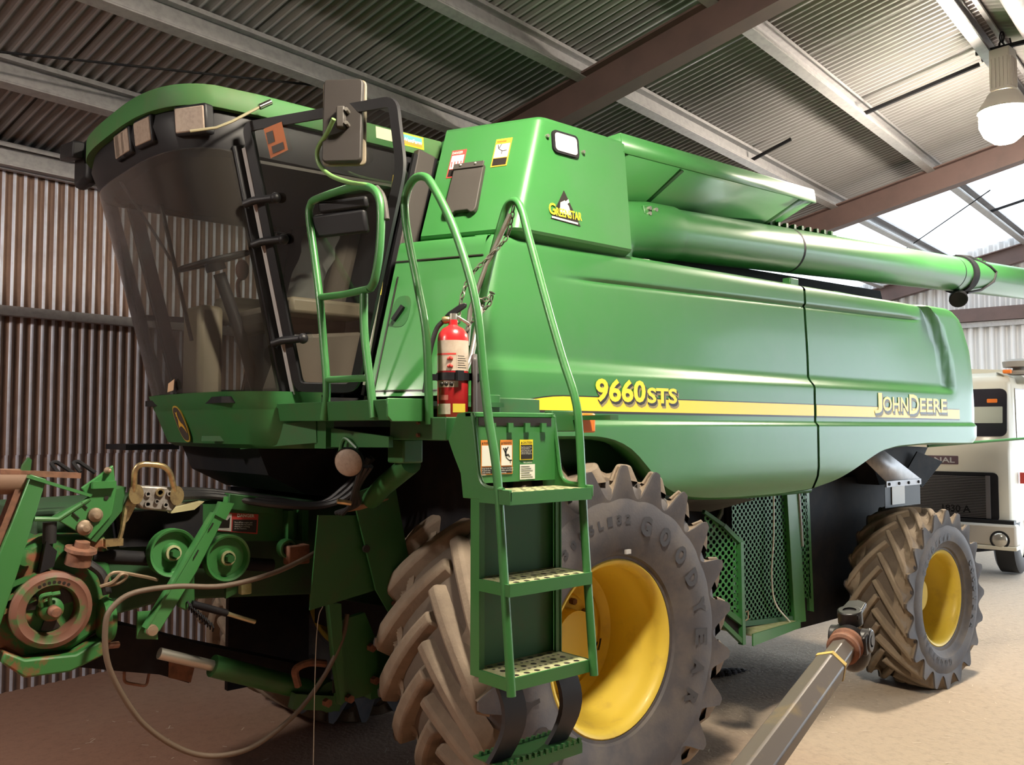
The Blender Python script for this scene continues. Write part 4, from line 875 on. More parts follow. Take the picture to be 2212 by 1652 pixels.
# low round headlight
b = MB(); b.lathe(V3(-1.30, .315, 1.803), (-.80, -.62, -.28), [(-.09, .001), (-.085, .03), (-.03, .058), (.0, .064), (.006, .062)], 24); hl = obj('headlight', b, M['black'], H)
b = MB(); b.lathe(V3(-1.30, .315, 1.803), (-.80, -.62, -.28), [(.002, .061), (.010, .05), (.016, .025), (.018, .001)], 24); obj('headlight_lens', b, M['lens'], hl)
b = MB(); b.tube(spline([V3(-1.25, .33, 1.86), V3(-1.27, .40, 1.90), V3(-1.28, .42, 1.82), V3(-1.27, .41, 1.76)]), .010, 8); obj('headlight_bracket', b, M['green_d'], hl)
# amber side marker on the ladder's rear side
b = MB(); b.box((-.425, -.20, 1.968), (.085, .05, .085)); al = obj('amber_marker', b, M['amber'], H, bevel=.008)
b = MB(); b.box((-.53, -.15, 1.975), (.14, .05, .09)); obj('marker_bracket', b, M['green_d'], al, bevel=.004)
b = MB(); b.box((-.45, -.12, 1.99), (.05, .55, .02)); obj('marker_arm', b, M['green_d'], al)
# ladder
XL, XRr, YN, YB = -1.205, -.80, -.60, -.40
b = MB(); b.bb((XL+.01, YB, 1.745), (XRr, YB+.012, 1.985)); lad = obj('ladder', b, M['green'], H); lab(lad, 'green access ladder beside the front tyre')
for z, z0 in ((1.72, 1.40), (1.40, 1.085)):
    b = MB(); b.bb((XL+.02, YB+.0, z0), (XRr-.01, YB+.008, z-.02)); obj('riser_panel', b, M['green_d'], lad)
    for x in (XL+.02, XRr-.01): b = MB(); b.bar(V3(x, YB-.02, z0), V3(x, YB-.02, z-.01), .02, .012, up=(0, 1, 0)); obj('riser_edge', b, M['green'], lad)
M['tread'] = mat('dusty_tread_plate', (.30, .33, .15), .7, col2=(.42, .40, .26), scale=26)
for z in (1.722, 1.408, 1.088):
    b = MB(); b.bb((XL+.015, YN+.004, z-.006), (XRr-.005, YB, z)); tr = obj('tread', b, M['tread'], lad)
    b = MB(); b.bb((XL, YN, z-.042), (XRr, YN+.008, z+.002)); obj('tread_nosing', b, M['green'], tr)
    b = MB(); b.bb((XL-.001, YN+.001, z-.042), (XL+.009, YB-.031, z+.0)); obj('tread_side', b, M['green'], tr); b = MB(); b.bb((XRr-.009, YN+.001, z-.042), (XRr+.001, YB-.031, z+.0)); obj('tread_side', b, M['green'], tr)
    b = MB()
    for r_ in range(5):
        for k in range(13 if r_ % 2 else 7):
            big = not r_ % 2; x = XL+.03+(XRr-XL-.06)*(k+.5)/(7 if big else 13); y = YN+.03+.036*r_
            b.lathe((x, y, z+.0006), (0, 0, 1), [(0, .012 if big else .0065), (0, .0005)], 8, False)
    obj('tread_holes', b, M['decal_k'], tr)
def tube_part(name, pts, r, m, par, seg=12): b = MB(); b.tube(pts, r, seg); return obj(name, b, m, par)
lr = [(-.596, 1.03), (-.558, 1.42), (-.52, 1.774), (-.47, 1.987), (-.44, 2.154), (-.395, 2.411), (-.27, 2.69), (-.125, 2.895), (-.06, 2.945), (.01, 2.945), (.062, 2.895), (.066, 2.82), (.038, 2.703), (-.028, 2.506), (-.085, 2.316), (-.105, 2.08), (-.11, 1.96)]
tube_part('handrail', spline([V3(-1.195, y, z) for y, z in lr], 5), .0165, M['green'], lad)
rr_ = [(-.612, 1.035), (-.566, 1.554), (-.542, 1.919), (-.518, 2.06), (-.455, 2.205), (-.364, 2.432), (-.254, 2.728), (-.205, 2.855), (-.165, 2.892), (-.118, 2.878), (-.075, 2.80), (-.017, 2.667), (.077, 2.416), (.125, 2.278), (.17, 2.10)]
tube_part('handrail', spline([V3(-.805, y, z) for y, z in rr_], 5), .0165, M['green'], lad)
tube_part('rail_brace', [V3(-.805, .05, 2.48), V3(-.90, .0, 2.25), V3(-1.0, -.03, 2.10)], .012, M['steel'], lad)
b = MB(); b.tube([V3(-.805, -.14, 2.84), V3(-.82, .0, 2.64), V3(-.86, .06, 2.45), V3(-.87, .07, 2.30)], .011, 8); lab(obj('retainer_rod', b, M['steel'], lad), 'shiny metal rod along the handrail')
# side cheeks of the ladder top
for x in (XL, XRr):
    P = [(-.385, 2.004), (-.36, 2.006), (-.30, 2.0), (-.245, 1.90), (-.28, 1.84), (-.32, 1.78), (-.335, 1.69), (-.60, 1.69), (-.60, 1.733), (-.50, 1.733), (-.45, 1.75), (-.425, 1.79), (-.40, 1.96), (-.398, 1.99)]
    b = MB(); b.prism([V3(x, y, z) for y, z in P], (.010, 0, 0)); obj('ladder_cheek', b, M['green'], lad, bevel=.003)
    b = MB(); b.tube(rounded([V3(x+.005, -.385, 2.0), V3(x+.005, -.405, 1.9), V3(x+.005, -.43, 1.735), V3(x+.005, -.56, 1.732)], .06, 6), .008, 8); obj('cheek_lip', b, M['green'], lad)
    b = MB(); b.bb((x+.0015, YB-.03, 1.06), (x+.0065, YB+.02, 1.70)); obj('ladder_stile', b, M['green'], lad)
b = MB(); b.bb((XL, -.385, 1.985), (XRr+.01, -.345, 2.005)); obj('ladder_top_bar', b, M['green'], lad, bevel=.004)
for k in range(4): b = MB(); b.bb((XL+.07+.085*k, YB-.012, 1.93), (XL+.095+.085*k, YB, 1.965)); obj('panel_tab', b, M['green'], lad)
b = MB(); b.bb((XL+.02, YB-.002, 1.955), (XRr-.02, YB, 1.985)); obj('slot_row', b, M['decal_k'], lad)
def plate_sticker(x0, x1, z0, z1, border, top_m, pic, name, head):
    y = YB-.002
    b = MB(); b.bb((x0, y-.001, z0), (x1, y, z1)); o = obj(name, b, border, lad); e = .004; hz = z1-.020
    if pic: b = MB(); b.bb((x0+e, y-.002, z0+.032), (x1-e, y-.001, hz)); obj('sticker_picture', b, M['decal_w'], o)
    b = MB(); b.bb((x0+e, y-.002, z0+e), (x1-e, y-.001, z0+.028 if pic else hz)); bt = obj('sticker_text_block', b, M['decal_k'], o)
    w_ = x1-x0; t = textw(head, w_*.72, .009, (x0+w_*.20, y-.0025, z1-.015), (1, 0, 0), (0, 0, 1), 0, .02); obj('sticker_heading', t, M['decal_k'], o, recalc=False)
    b = MB(); b.add([(x0+w_*.06, y-.0026, z1-.015), (x0+w_*.17, y-.0026, z1-.015), (x0+w_*.115, y-.0026, z1-.005)], [(0, 1, 2)]); obj('alert_triangle', b, M['decal_k'], o, recalc=False)
    return o
so = plate_sticker(-1.175, -1.115, 1.775, 1.902, M['decal_o'], None, True, 'warning_sticker', 'WARNING')
t = text_mesh('Keep hands clear\nof pinch area\nwhile moving\nladder.', .0075, (-1.171, YB-.0045, 1.796), (1, 0, 0), (0, 0, 1), 0); obj('sticker_lettering', t, M['decal_w'], so, recalc=False)
so = plate_sticker(-1.082, -1.022, 1.775, 1.902, M['decal_o'], None, True, 'warning_sticker', 'WARNING')
b = MB()
for p, q, w_ in (((-1.068, 1.872), (-1.058, 1.853), .004), ((-1.045, 1.876), (-1.055, 1.858), .004), ((-1.057, 1.862), (-1.056, 1.842), .008), ((-1.056, 1.842), (-1.044, 1.848), .006), ((-1.044, 1.848), (-1.038, 1.838), .005), ((-1.056, 1.838), (-1.040, 1.826), .003), ((-1.042, 1.826), (-1.026, 1.826), .004), ((-1.034, 1.826), (-1.034, 1.814), .003)):
    b.bar(V3(p[0], YB-.0045, p[1]), V3(q[0], YB-.0045, q[1]), w_, .0005, up=(0, 1, 0))
b.lathe((-1.057, YB-.0045, 1.868), (0, 1, 0), [(0, .005), (0, .0003)], 10, False); obj('sticker_figure', b, M['decal_k'], so)
t = text_mesh('Do not use ladder\nwhile operating or\nmoving.', .0080, (-1.078, YB-.0045, 1.795), (1, 0, 0), (0, 0, 1), 0); obj('sticker_lettering', t, M['decal_w'], so, recalc=False)
so = plate_sticker(-.985, -.918, 1.825, 1.902, M['decal_y'], None, False, 'caution_sticker', 'CAUTION')
t = text_mesh('Read the manual first.\nKeep all shields in\nplace. Keep riders off.\nStop the engine and\nwait for moving parts.', .0062, (-.980, YB-.0045, 1.872), (1, 0, 0), (0, 0, 1), 0); obj('sticker_lettering', t, M['decal_w'], so, recalc=False)
b = MB(); b.bb((-.985, YB-.003, 1.752), (-.908, YB-.002, 1.808)); so = obj('tyre_loading_sticker', b, M['decal_w'], lad)
t = textw('TIRE LOADING', .045, .006, (-.968, YB-.003, 1.812), (1, 0, 0), (0, 0, 1), 0); obj('sticker_heading', t, M['decal_w'], so, recalc=False)
b = MB()
for k in range(6): b.bb((-.98, YB-.0042, 1.760+.008*k), (-.92-.008*(k % 3), YB-.0035, 1.7615+.008*k))
obj('sticker_text_block', b, M['grey'], so)
# rubber hangers and bottom step
for x in (XL+.02, XRr-.105):
    P = [V3(x, -.50+.10*math.sin(PI*k/10)*-.35, 1.06-.028*k) for k in range(11)]
    b = MB(); vs = []
    for k, p in enumerate(P): dx = .030*math.sin(PI*k/10)-.03*(k/10); vs.append([p+V3(dx, .02, 0), p+V3(dx+.10, .02, 0), p+V3(dx+.10, 0, 0), p+V3(dx, 0, 0)])
    b.grid([q+[q[0]] for q in vs], smooth=False); lab(obj('rubber_hanger', b, M['rubber'], lad), 'black rubber strap holding the bottom step')
b = MB(); b.bb((XL+.0, YN+.05, .775), (XRr-.01, YB, .782)); bs = obj('bottom_step', b, M['green_d'], lad)
b = MB()
for k in range(14): b.box((XL+.02+.028*k, YN+.05, .786), (.012, .012, .018))
for k in range(14): b.box((XL+.02+.028*k, YB-.02, .786), (.012, .012, .018))
b.bb((XL, YN+.045, .74), (XRr-.01, YN+.052, .778)); obj('step_teeth', b, M['green_d'], bs)
# chain between the handrails
def chain(pts, n, par, name, sz=.020, r=.0032):
    P = spline(pts, 12); L = [0]
    for i in range(1, len(P)): L.append(L[-1]+(P[i]-P[i-1]).length)
    b = MB()
    for k in range(n):
        t = L[-1]*(k+.5)/n; j = max(i for i in range(len(L)) if L[i] <= t); j = min(j, len(P)-2); p = P[j].lerp(P[j+1], (t-L[j])/(L[j+1]-L[j]+1e-9)); d = (P[j+1]-P[j]).normalized()
        s = d.cross(Vector((1, .3, .1))).normalized(); s = s if k % 2 else d.cross(s)
        b.tube([p+d*math.cos(a)*sz*.78+s*math.sin(a)*sz*.42 for a in [2*PI*i/10 for i in range(11)]], r, 5, caps=False)
    return obj(name, b, M['steel_d'], par)
M['steel_d'] = mat('dull_chain', (.16, .15, .12), .45, metal=.7)
chain([V3(-.80, -.155, 2.875), V3(-.795, -.13, 2.80), V3(-.80, -.10, 2.74), V3(-.86, -.06, 2.66), V3(-.93, -.03, 2.58), V3(-.97, -.02, 2.48), V3(-.985, -.02, 2.38)], 22, lad, 'safety_chain')
chain([V3(-.845, .03, 2.50), V3(-.80, .02, 2.50), V3(-.77, .02, 2.53), V3(-.78, .03, 2.48), V3(-.84, .05, 2.42), V3(-.88, .06, 2.36), V3(-.90, .06, 2.26)], 16, lad, 'safety_chain')
# railing by the cab door with the big mirror
r2 = [(.398, 1.98), (.378, 2.108), (.41, 2.31), (.448, 2.505), (.50, 2.70), (.545, 2.86), (.535, 2.912), (.48, 2.93), (.191, 2.921), (.06, 2.895), (-.005, 2.85), (-.028, 2.78), (-.02, 2.633), (.012, 2.525), (.045, 2.49)]
dr_ = obj('door_rail', (lambda b: b.tube(spline([V3(-1.37, y, z) for y, z in r2], 5), .0165, 12))(MB()), M['green'], H)
tube_part('rail_post', spline([V3(-1.37, .092, 2.475), V3(-1.37, .085, 2.318), V3(-1.37, .039, 2.115), V3(-1.37, .011, 1.985)], 4), .0165, M['green'], dr_)
tube_part('rail_rung', [V3(-1.37, .448, 2.50), V3(-1.37, .25, 2.49), V3(-1.37, .05, 2.49)], .015, M['green'], dr_)
tube_part('rail_rung', [V3(-1.37, .372, 2.147), V3(-1.37, .053, 2.141)], .014, M['green'], dr_)
ma = tube_part('mirror_arm', spline([V3(-1.425, .245, 3.205), V3(-1.425, .30, 3.160), V3(-1.42, .385, 3.115), V3(-1.41, .39, 3.055), V3(-1.40, .31, 2.990), V3(-1.385, .191, 2.94), V3(-1.375, .05, 2.895), V3(-1.37, -.005, 2.84)], 6), .0095, mat('pale_green_tube', (.16, .30, .10), .4), dr_)
tube_part('rail_strap', spline([V3(-1.355, .03, 2.89), V3(-1.355, -.02, 2.84), V3(-1.355, -.045, 2.75)], 5), .012, M['grey'], dr_)
mc = V3(-1.37, .275, 3.225); mx_, my_ = Vector((.755, -.656, .0)).normalized(), Vector((0, 0, 1)); mx_ = Vector((.70, -.714, .0)).normalized(); mn_ = my_.cross(mx_)
if mn_.dot(cam_loc-mc) < 0: mn_ = -mn_
b = MB(); P = [mc+mx_*(x+(.004 if z > 0 else -.002))+my_*z for x, z in rrect(-.083, .083, -.178, .170, .018)]; b.prism(P, mn_*-.035); mi = obj('mirror', b, mat('brown_plastic', (.020, .016, .014), .6), dr_, bevel=.006); lab(mi, 'large dark-backed mirror on a green arm')
b = MB(); b.prism([mc-mn_*.037+mx_*x+my_*z for x, z in rrect(-.093, .093, -.185, .178, .022)], mn_*-.014); obj('mirror_rim', b, M['tan'], mi, bevel=.004)
b = MB(); b.box(mc+mx_*.002+my_*-.0+mn_*.018, (.035, .09, .036), (mx_, my_, mn_)); cl = obj('mirror_clamp', b, M['grey'], mi, bevel=.006)
for z in (-.028, .028): b = MB(); b.cyl(mc+mx_*.028+my_*z, mc+mx_*.028+my_*z+mn_*.04, .008, 8); obj('clamp_bolt', b, M['steel'], cl)
# ================================================================== FIRE EXTINGUISHER
E0 = V3(-1.085, -.115, 1.955)
# bracket stays with the machine
b = MB(); b.prism([E0+cr*.078+cf*q+Vector((0, 0, h)) for q, h in ((-.035, .0), (.06, .0), (.06, .27), (.03, .285), (-.01, .285), (-.035, .265))], cr*.018); b.prism([E0+cr*.070+cf*q+Vector((0, 0, h)) for q, h in ((.045, .0), (.06, .0), (.06, .285), (.045, .285))], cr*.06); bk = obj('extinguisher_bracket', b, mat('bracket_black', (.075, .068, .07), .5), H, bevel=.006); lab(bk, 'grey-black bracket behind the extinguisher')
b = MB(); b.lathe(E0+V3(0, 0, .19), (0, 0, 1), [(-.012, .0635), (-.012, .0665), (.018, .0665), (.018, .0635)], 32); b.box(E0+V3(.065, -.02, .195), (.09, .03, .028)); b.box(E0+V3(-.09, .02, .19), (.06, .02, .024)); b.box(E0+V3(-.02, -.07, .195), (.03, .016, .04)); obj('bracket_strap', b, M['black'], bk)
FX = thing('fire_extinguisher', 'red fire extinguisher strapped beside the green ladder top', 'fire extinguisher', E0)
b = MB(); b.lathe(E0, (0, 0, 1), [(0, .001), (0, .056), (.008, .0615), (.345, .0615), (.365, .057), (.385, .042), (.396, .022), (.40, .018), (.42, .018)], 40); obj('cylinder', b, M['red'], FX)
cv = (cam_loc-E0); cang = math.atan2(cv.y, cv.x)
def band(z0, z1, a0, a1, r, m, name, par):
    b = MB(); b.grid([[E0+V3(r*math.cos(a), r*math.sin(a), z) for z in (z0, z1)] for a in np.linspace(cang+a0, cang+a1, 22)], True); return obj(name, b, m, par)
cyl_ = [c for c in FX.children if c.name.startswith('cylinder')][0]
M['label'] = mat('aged_label', (.55, .47, .38), .6, col2=(.45, .36, .28), scale=22)
lbx = band(.215, .335, -1.5, 1.5, .0622, M['label'], 'label', cyl_)
band(.277, .284, -1.5, .2, .0625, M['decal_r'], 'label_line', lbx); band(.222, .276, .22, .23, .0625, M['decal_k'], 'label_line', lbx)
for z in (.262, .232):
    b = MB()
    for k in range(3): a = cang-.28+.10*k; q = E0+V3(.0628*math.cos(a), .0628*math.sin(a), z+(.004 if k == 1 else 0)); b.sphere(q, .0065, 6, 4)
    obj('label_figure', b, M['decal_r'], lbx)
for k in range(6): band(.226+.009*k, .2285+.009*k, .3, 1.0-.1*(k % 3), .0626, M['grey'], 'label_text_line', lbx)
band(.150, .176, -1.2, .35, .0622, M['label'], 'class_label', cyl_)
b = MB()
for k in range(3): a = cang-.75+.33*k; b.sphere(E0+V3(.062*math.cos(a), .062*math.sin(a), .163), .009, 8, 5, (1, 1, 1))
obj('class_pictogram', b, M['decal_k'], cyl_)
band(.052, .086, .0, .9, .0623, mat('yellow_tag_label', (.62, .48, .05), .5), 'yellow_label', cyl_); band(.045, .086, -1.3, -.15, .0623, M['label'], 'pale_label', cyl_); band(.100, .120, -1.2, -.3, .0623, mat('faded_red_label', (.40, .12, .09), .5), 'faded_label', cyl_)
b = MB(); b.cyl(E0+V3(0, 0, .415), E0+V3(0, 0, .445), .016, 12); vh = obj('valve', b, M['steel'], FX); 
cright = cr; 
b = MB(); b.prism([E0+V3(0, 0, .44)+cright*x+V3(0, 0, z) for x, z in ((-.035, -.004), (-.02, .012), (.02, .040), (.045, .050), (.056, .044), (.052, .032), (.03, .016), (.0, -.002))], cf*.02); obj('lever', b, M['black'], vh, bevel=.003)
b = MB(); b.prism([E0+V3(0, -.0, .432)+cright*x+V3(0, 0, z) for x, z in ((-.01, .004), (.03, -.012), (.062, -.034), (.070, -.034), (.066, -.022), (.02, .006))], cf*.02); obj('carry_handle', b, M['steel'], vh, bevel=.002)
b = MB(); b.lathe(E0+V3(0, 0, .42)-cright*.014, -cright, [(0, .001), (0, .013), (.018, .016), (.03, .012), (.031, .001)], 12); obj('hose_fitting', b, M['brass'], vh)
hp_ = [E0+V3(0, 0, .415)-cright*.04, E0+V3(0, 0, .385)-cright*.065, E0+V3(0, 0, .32)-cright*.085, E0+V3(0, 0, .25)-cright*.097, E0+V3(0, 0, .20)-cright*.10]
b = MB(); b.tube(spline(hp_, 6), .0095, 10); ho = obj('hose', b, M['rubber'], FX)
b = MB(); b.tube([E0+V3(0, 0, .222)-cright*.098, E0+V3(0, 0, .210)-cright*.10], .0105, 10); obj('hose_ferrule', b, M['steel'], ho)
b = MB(); b.tube([E0+V3(0, 0, .21)-cright*.10, E0+V3(0, 0, .13)-cright*.107], [.011, .015], 12); obj('nozzle', b, M['rubber'], ho)
# ================================================================== FEEDER HOUSE (front of the harvester)
def xz(pts, y): return [V3(x, y, z) for x, z in pts]
def part(name, m, par, f, **k): b = MB(); f(b); return obj(name, b, m, par, **k)
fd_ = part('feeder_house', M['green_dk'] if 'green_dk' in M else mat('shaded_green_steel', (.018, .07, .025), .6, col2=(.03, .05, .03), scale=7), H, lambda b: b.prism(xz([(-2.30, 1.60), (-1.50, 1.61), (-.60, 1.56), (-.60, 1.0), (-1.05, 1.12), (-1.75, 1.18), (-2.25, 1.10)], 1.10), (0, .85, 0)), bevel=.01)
part('side_sheet', M['green_d'], fd_, lambda b: b.prism(xz([(-1.62, 1.60), (-1.08, 1.57), (-1.08, 1.44), (-1.20, 1.40), (-1.45, 1.42), (-1.62, 1.44)], 1.06), (0, .04, 0)))
part('top_block', M['green_d'], fd_, lambda b: b.prism(xz([(-1.50, 1.645), (-1.275, 1.61), (-1.275, 1.535), (-1.505, 1.571)], 1.03), (0, .10, 0)), bevel=.005)
for x in (-1.205, -1.13): part('side_rib', M['green_d'], fd_, lambda b: b.bb((x-.015, 1.0, 1.40), (x+.015, 1.10, 1.55)))
part('undercab_housing', M['dark'], H, lambda b: b.prism([V3(-1.36, 1.05, 1.86), V3(-1.30, 1.05, 1.72), V3(-1.10, 1.05, 1.62), V3(-.6, 1.05, 1.55), V3(-.6, 1.05, 1.90)], (0, .95, 0)))
part('undercab_wall', M['dark'], H, lambda b: b.bb((-.62, .35, 1.05), (-.55, 2.3, 1.95)))
dg = part('danger_sticker', M['decal_r'], fd_, lambda b: b.prism(xz([(-1.562, 1.562), (-1.346, 1.538), (-1.350, 1.445), (-1.567, 1.478)], 1.055), (0, .004, 0)))
part('sticker_picture', M['decal_w'], dg, lambda b: b.prism(xz([(-1.558, 1.556), (-1.478, 1.548), (-1.480, 1.468), (-1.562, 1.482)], 1.053), (0, .002, 0)))
part('sticker_text_block', M['decal_k'], dg, lambda b: b.prism(xz([(-1.472, 1.522), (-1.354, 1.512), (-1.357, 1.452), (-1.474, 1.468)], 1.053), (0, .002, 0)))
t = textw('DANGER', .085, .015, V3(-1.452, 1.0515, 1.532), (1, 0, -.09), (0, 0, 1), 0, .03); obj('sticker_heading', t, M['decal_w'], dg, recalc=False)
t = text_mesh('Shut off the engine and\nremove the key before\nclearing or working\non the machine.', .0095, V3(-1.466, 1.0505, 1.506), (1, 0, -.09), (0, 0, 1), 0); obj('sticker_lettering', t, M['decal_w'], dg, recalc=False)
part('sticker_figure', M['decal_k'], dg, lambda b: b.prism(xz([(-1.555, 1.49), (-1.49, 1.485), (-1.486, 1.535), (-1.50, 1.52), (-1.52, 1.53), (-1.53, 1.51), (-1.552, 1.515)], 1.051), (0, .001, 0)))
# front frame and bracket plate
part('front_frame', M['green'], fd_, lambda b: b.prism(xz([(-2.35, 1.765), (-2.295, 1.745), (-2.385, 1.40), (-2.47, 1.10), (-2.55, 1.12), (-2.45, 1.47)], .93), (0, .05, 0)), bevel=.004)
part('rusty_edge_strip', M['rust'], fd_, lambda b: b.prism(xz([(-2.375, 1.78), (-2.345, 1.765), (-2.45, 1.45), (-2.56, 1.06), (-2.62, 1.06), (-2.46, 1.52)], .96), (0, .07, 0)))
part('rusty_top_bar', M['rust'], fd_, lambda b: (b.bar(V3(-2.45, .99, 1.775), V3(-2.16, .99, 1.752), .06, .022)))
part('round_cross_tube', mat('dusty_brown_steel', (.20, .12, .08), .7), fd_, lambda b: b.cyl(V3(-2.62, 1.0, 1.745), V3(-2.36, 1.0, 1.735), .05, 16))
bp_ = part('bracket_plate', M['green'], fd_, lambda b: b.prism(xz([(-2.135, 1.665), (-2.165, 1.705), (-2.105, 1.748), (-2.045, 1.793), (-2.030, 1.690), (-2.043, 1.591), (-2.127, 1.493), (-2.272, 1.596)], .93), (0, .02, 0)), bevel=.004)
part('top_flange', M['green'], bp_, lambda b: b.bar(V3(-2.36, .94, 1.757), V3(-2.13, .94, 1.672), .05, .012)); part('plate_pad', M['green'], bp_, lambda b: b.box((-2.085, .915, 1.715), (.09, .03, .028)))
part('diagonal_rod', M['green'], bp_, lambda b: b.tube([V3(-2.335, .93, 1.592), V3(-2.25, .93, 1.586), V3(-2.135, .93, 1.660)], .010, 8))
part('edge_plate', M['green_d'], bp_, lambda b: b.prism(xz([(-2.035, 1.69), (-1.985, 1.70), (-2.0, 1.60), (-2.10, 1.48), (-2.125, 1.493), (-2.043, 1.591)], .95), (0, .12, 0)))
for (x, z, r) in ((-2.112, 1.593, .030), (-2.152, 1.545, .032), (-2.068, 1.772, .014)):
    part('bracket_bolt', M['tanbolt'] if 'tanbolt' in M else M.setdefault('tanbolt', mat('dull_zinc', (.30, .22, .15), .5, metal=.4)), bp_, lambda b: (b.lathe((x, .93, z), (0, -1, 0), [(0, r), (.012, r*.95), (.02, r*.6), (.035, r*.45), (.037, .001)], 16)))
for (x, z) in ((-2.155, 1.635), (-2.185, 1.595)): part('slot_hole', M['decal_k'], bp_, lambda b: b.bar(V3(x-.012, .928, z+.012), V3(x+.012, .928, z-.012), .004, .014, up=(0, 1, 0)))
part('plate_hole', M['decal_k'], bp_, lambda b: b.cyl(V3(-2.07, .932, 1.66), V3(-2.07, .926, 1.66), .009, 10))
for k in range(2): part('top_hook', M['dark'], fd_, lambda b: b.tube(rounded([V3(-2.21+.085*k, 1.1, 1.76), V3(-2.235+.085*k, 1.12, 1.80), V3(-2.215+.085*k, 1.12, 1.806), V3(-2.15+.085*k, 1.1, 1.755)], .012), .009, 8))
part('top_lug', M['green_d'], fd_, lambda b: b.prism(xz([(-2.39, 1.72), (-2.37, 1.80), (-2.35, 1.83), (-2.34, 1.82), (-2.35, 1.72)], .97), (0, .03, 0)))
# reverser gearbox and rusty ring hub
gb_ = part('gearbox', M['green_r'], fd_, lambda b: b.prism(xz([(-2.44, 1.42), (-2.28, 1.52), (-2.05, 1.50), (-2.02, 1.30), (-2.05, 1.12), (-2.18, 1.05), (-2.36, 1.04), (-2.46, 1.12)], .98), (0, .30, 0)), bevel=.02)
hc = V3(-2.267, .92, 1.234)
ring = part('clutch_ring', mat('rusty_ring', (.17, .075, .05), .6, col2=(.06, .13, .04), scale=11, lo=.5, hi=.6), fd_, lambda b: b.lathe(hc, (0, -1, 0), [(-.07, .150), (.0, .150), (.012, .146), (.022, .128), (.018, .120), (.018, .098), (.010, .094), (-.03, .092), (-.07, .09)], 48))
part('hub_plate', M['green_r'], ring, lambda b: b.lathe(hc, (0, -1, 0), [(-.05, .001), (-.045, .10)], 36))
for k in range(3):
    a = .6+2.1*k; part('hub_window', M['decal_k'], ring, lambda b: b.prism([hc+V3(r_*math.cos(t), .040, r_*math.sin(t)) for r_, t in [(.088, a-.42+.084*i) for i in range(11)]+[(.048, a+.42-.084*i) for i in range(11)]], (0, -.002, 0)))
part('hub', M['green_r'], ring, lambda b: b.lathe(hc, (0, -1, 0), [(-.045, .05), (.0, .045), (.012, .03), (.015, .022)], 20)); part('shaft_stub', M['rust'], ring, lambda b: b.lathe(hc, (0, -1, 0), [(.01, .022), (.065, .021), (.072, .017), (.073, .001)], 16))
for k in range(2): part('hub_finger', M['green_r'], ring, lambda b: b.tube(spline([hc+V3(-.04+.032*k, -.01, .02), hc+V3(-.045+.032*k, -.03, .06), hc+V3(-.01+.03*k, -.035, .068)]), .009, 6))
for k in range(7): a = rad(60+9.5*k); part('ring_hole', M['decal_k'], ring, lambda b: b.cyl(hc+V3(.109*math.cos(a), -.017, .109*math.sin(a)), hc+V3(.109*math.cos(a), -.0195, .109*math.sin(a)), .0065, 8))
part('gearbox_foot', M['green_r'], gb_, lambda b: b.prism(xz([(-2.43, 1.10), (-2.36, 1.06), (-2.18, 1.05), (-2.06, 1.10), (-2.07, 1.03), (-2.2, .985), (-2.36, .99), (-2.44, 1.06)], .90), (0, .12, 0)), bevel=.008)
part('black_cap', M['rubber'], gb_, lambda b: b.cyl(V3(-2.272, .96, 1.49), V3(-2.272, .96, 1.572), .026, 14))
part('breather', M['rust'], gb_, lambda b: (b.lathe((-2.175, .93, 1.40), (.15, -.2, 1), [(0, .05), (.05, .048), (.055, .062), (.068, .06), (.072, .03), (.095, .028), (.098, .001)], 18)))
part('gearbox_bolt', M['green_r'], gb_, lambda b: b.lathe((-2.358, .955, 1.443), (0, -1, 0), [(0, .034), (.02, .032), (.024, .001)], 14))
for k in range(3): part('cooling_rib', M['green_r'], gb_, lambda b: b.bar(V3(-2.44, .95, 1.33-.045*k), V3(-2.32, .95, 1.372-.045*k), .03, .016))
part('black_clamp', M['black'], gb_, lambda b: b.prism(xz([(-2.30, 1.44), (-2.29, 1.50), (-2.25, 1.46), (-2.26, 1.40), (-2.31, 1.38)], .93), (0, .05, 0)))
part('black_hose', M['rubber'], gb_, lambda b: b.tube(spline([V3(-2.13, .95, 1.40), V3(-2.08, .93, 1.35), V3(-2.06, .92, 1.27)]), .018, 8))
# multi-coupler with handle
mcp = part('coupler_block', M['alloy'], fd_, lambda b: b.prism(xz([(-1.945, 1.705), (-1.79, 1.69), (-1.772, 1.62), (-1.80, 1.585), (-1.925, 1.605), (-1.955, 1.64)], .93), (0, .09, 0)), bevel=.008)
part('coupler_handle', M['brass'], mcp, lambda b: b.tube(rounded([V3(-1.962, .93, 1.665), V3(-1.968, .90, 1.80), V3(-1.83, .90, 1.785), V3(-1.785, .93, 1.66)], .05, 6), .0125, 10))
for (x, z) in ((-1.955, 1.67), (-1.785, 1.655)): part('handle_cam', M['brass'], mcp, lambda b: b.prism([V3(x+.030*math.cos(a), .915, z+.042*math.sin(a)) for a in [2*PI*k/16 for k in range(16)]], (0, .014, 0)))
for (x, z, r) in ((-1.855, 1.672, .018), (-1.815, 1.665, .012), (-1.905, 1.668, .012), (-1.905, 1.625, .014), (-1.83, 1.618, .012), (-1.868, 1.635, .010)):
    part('coupler_port', M['brass'] if r > .015 else M['alloy'], mcp, lambda b: b.lathe((x, .932, z), (0, -1, 0), [(0, r), (.014, r), (.014, r*.6), (.002, r*.55), (.002, .001)], 14))
part('coupler_bracket', M['brass'], mcp, lambda b: b.prism(xz([(-1.97, 1.66), (-1.93, 1.64), (-1.97, 1.56), (-2.0, 1.53), (-2.005, 1.58)], .96), (0, .02, 0)))
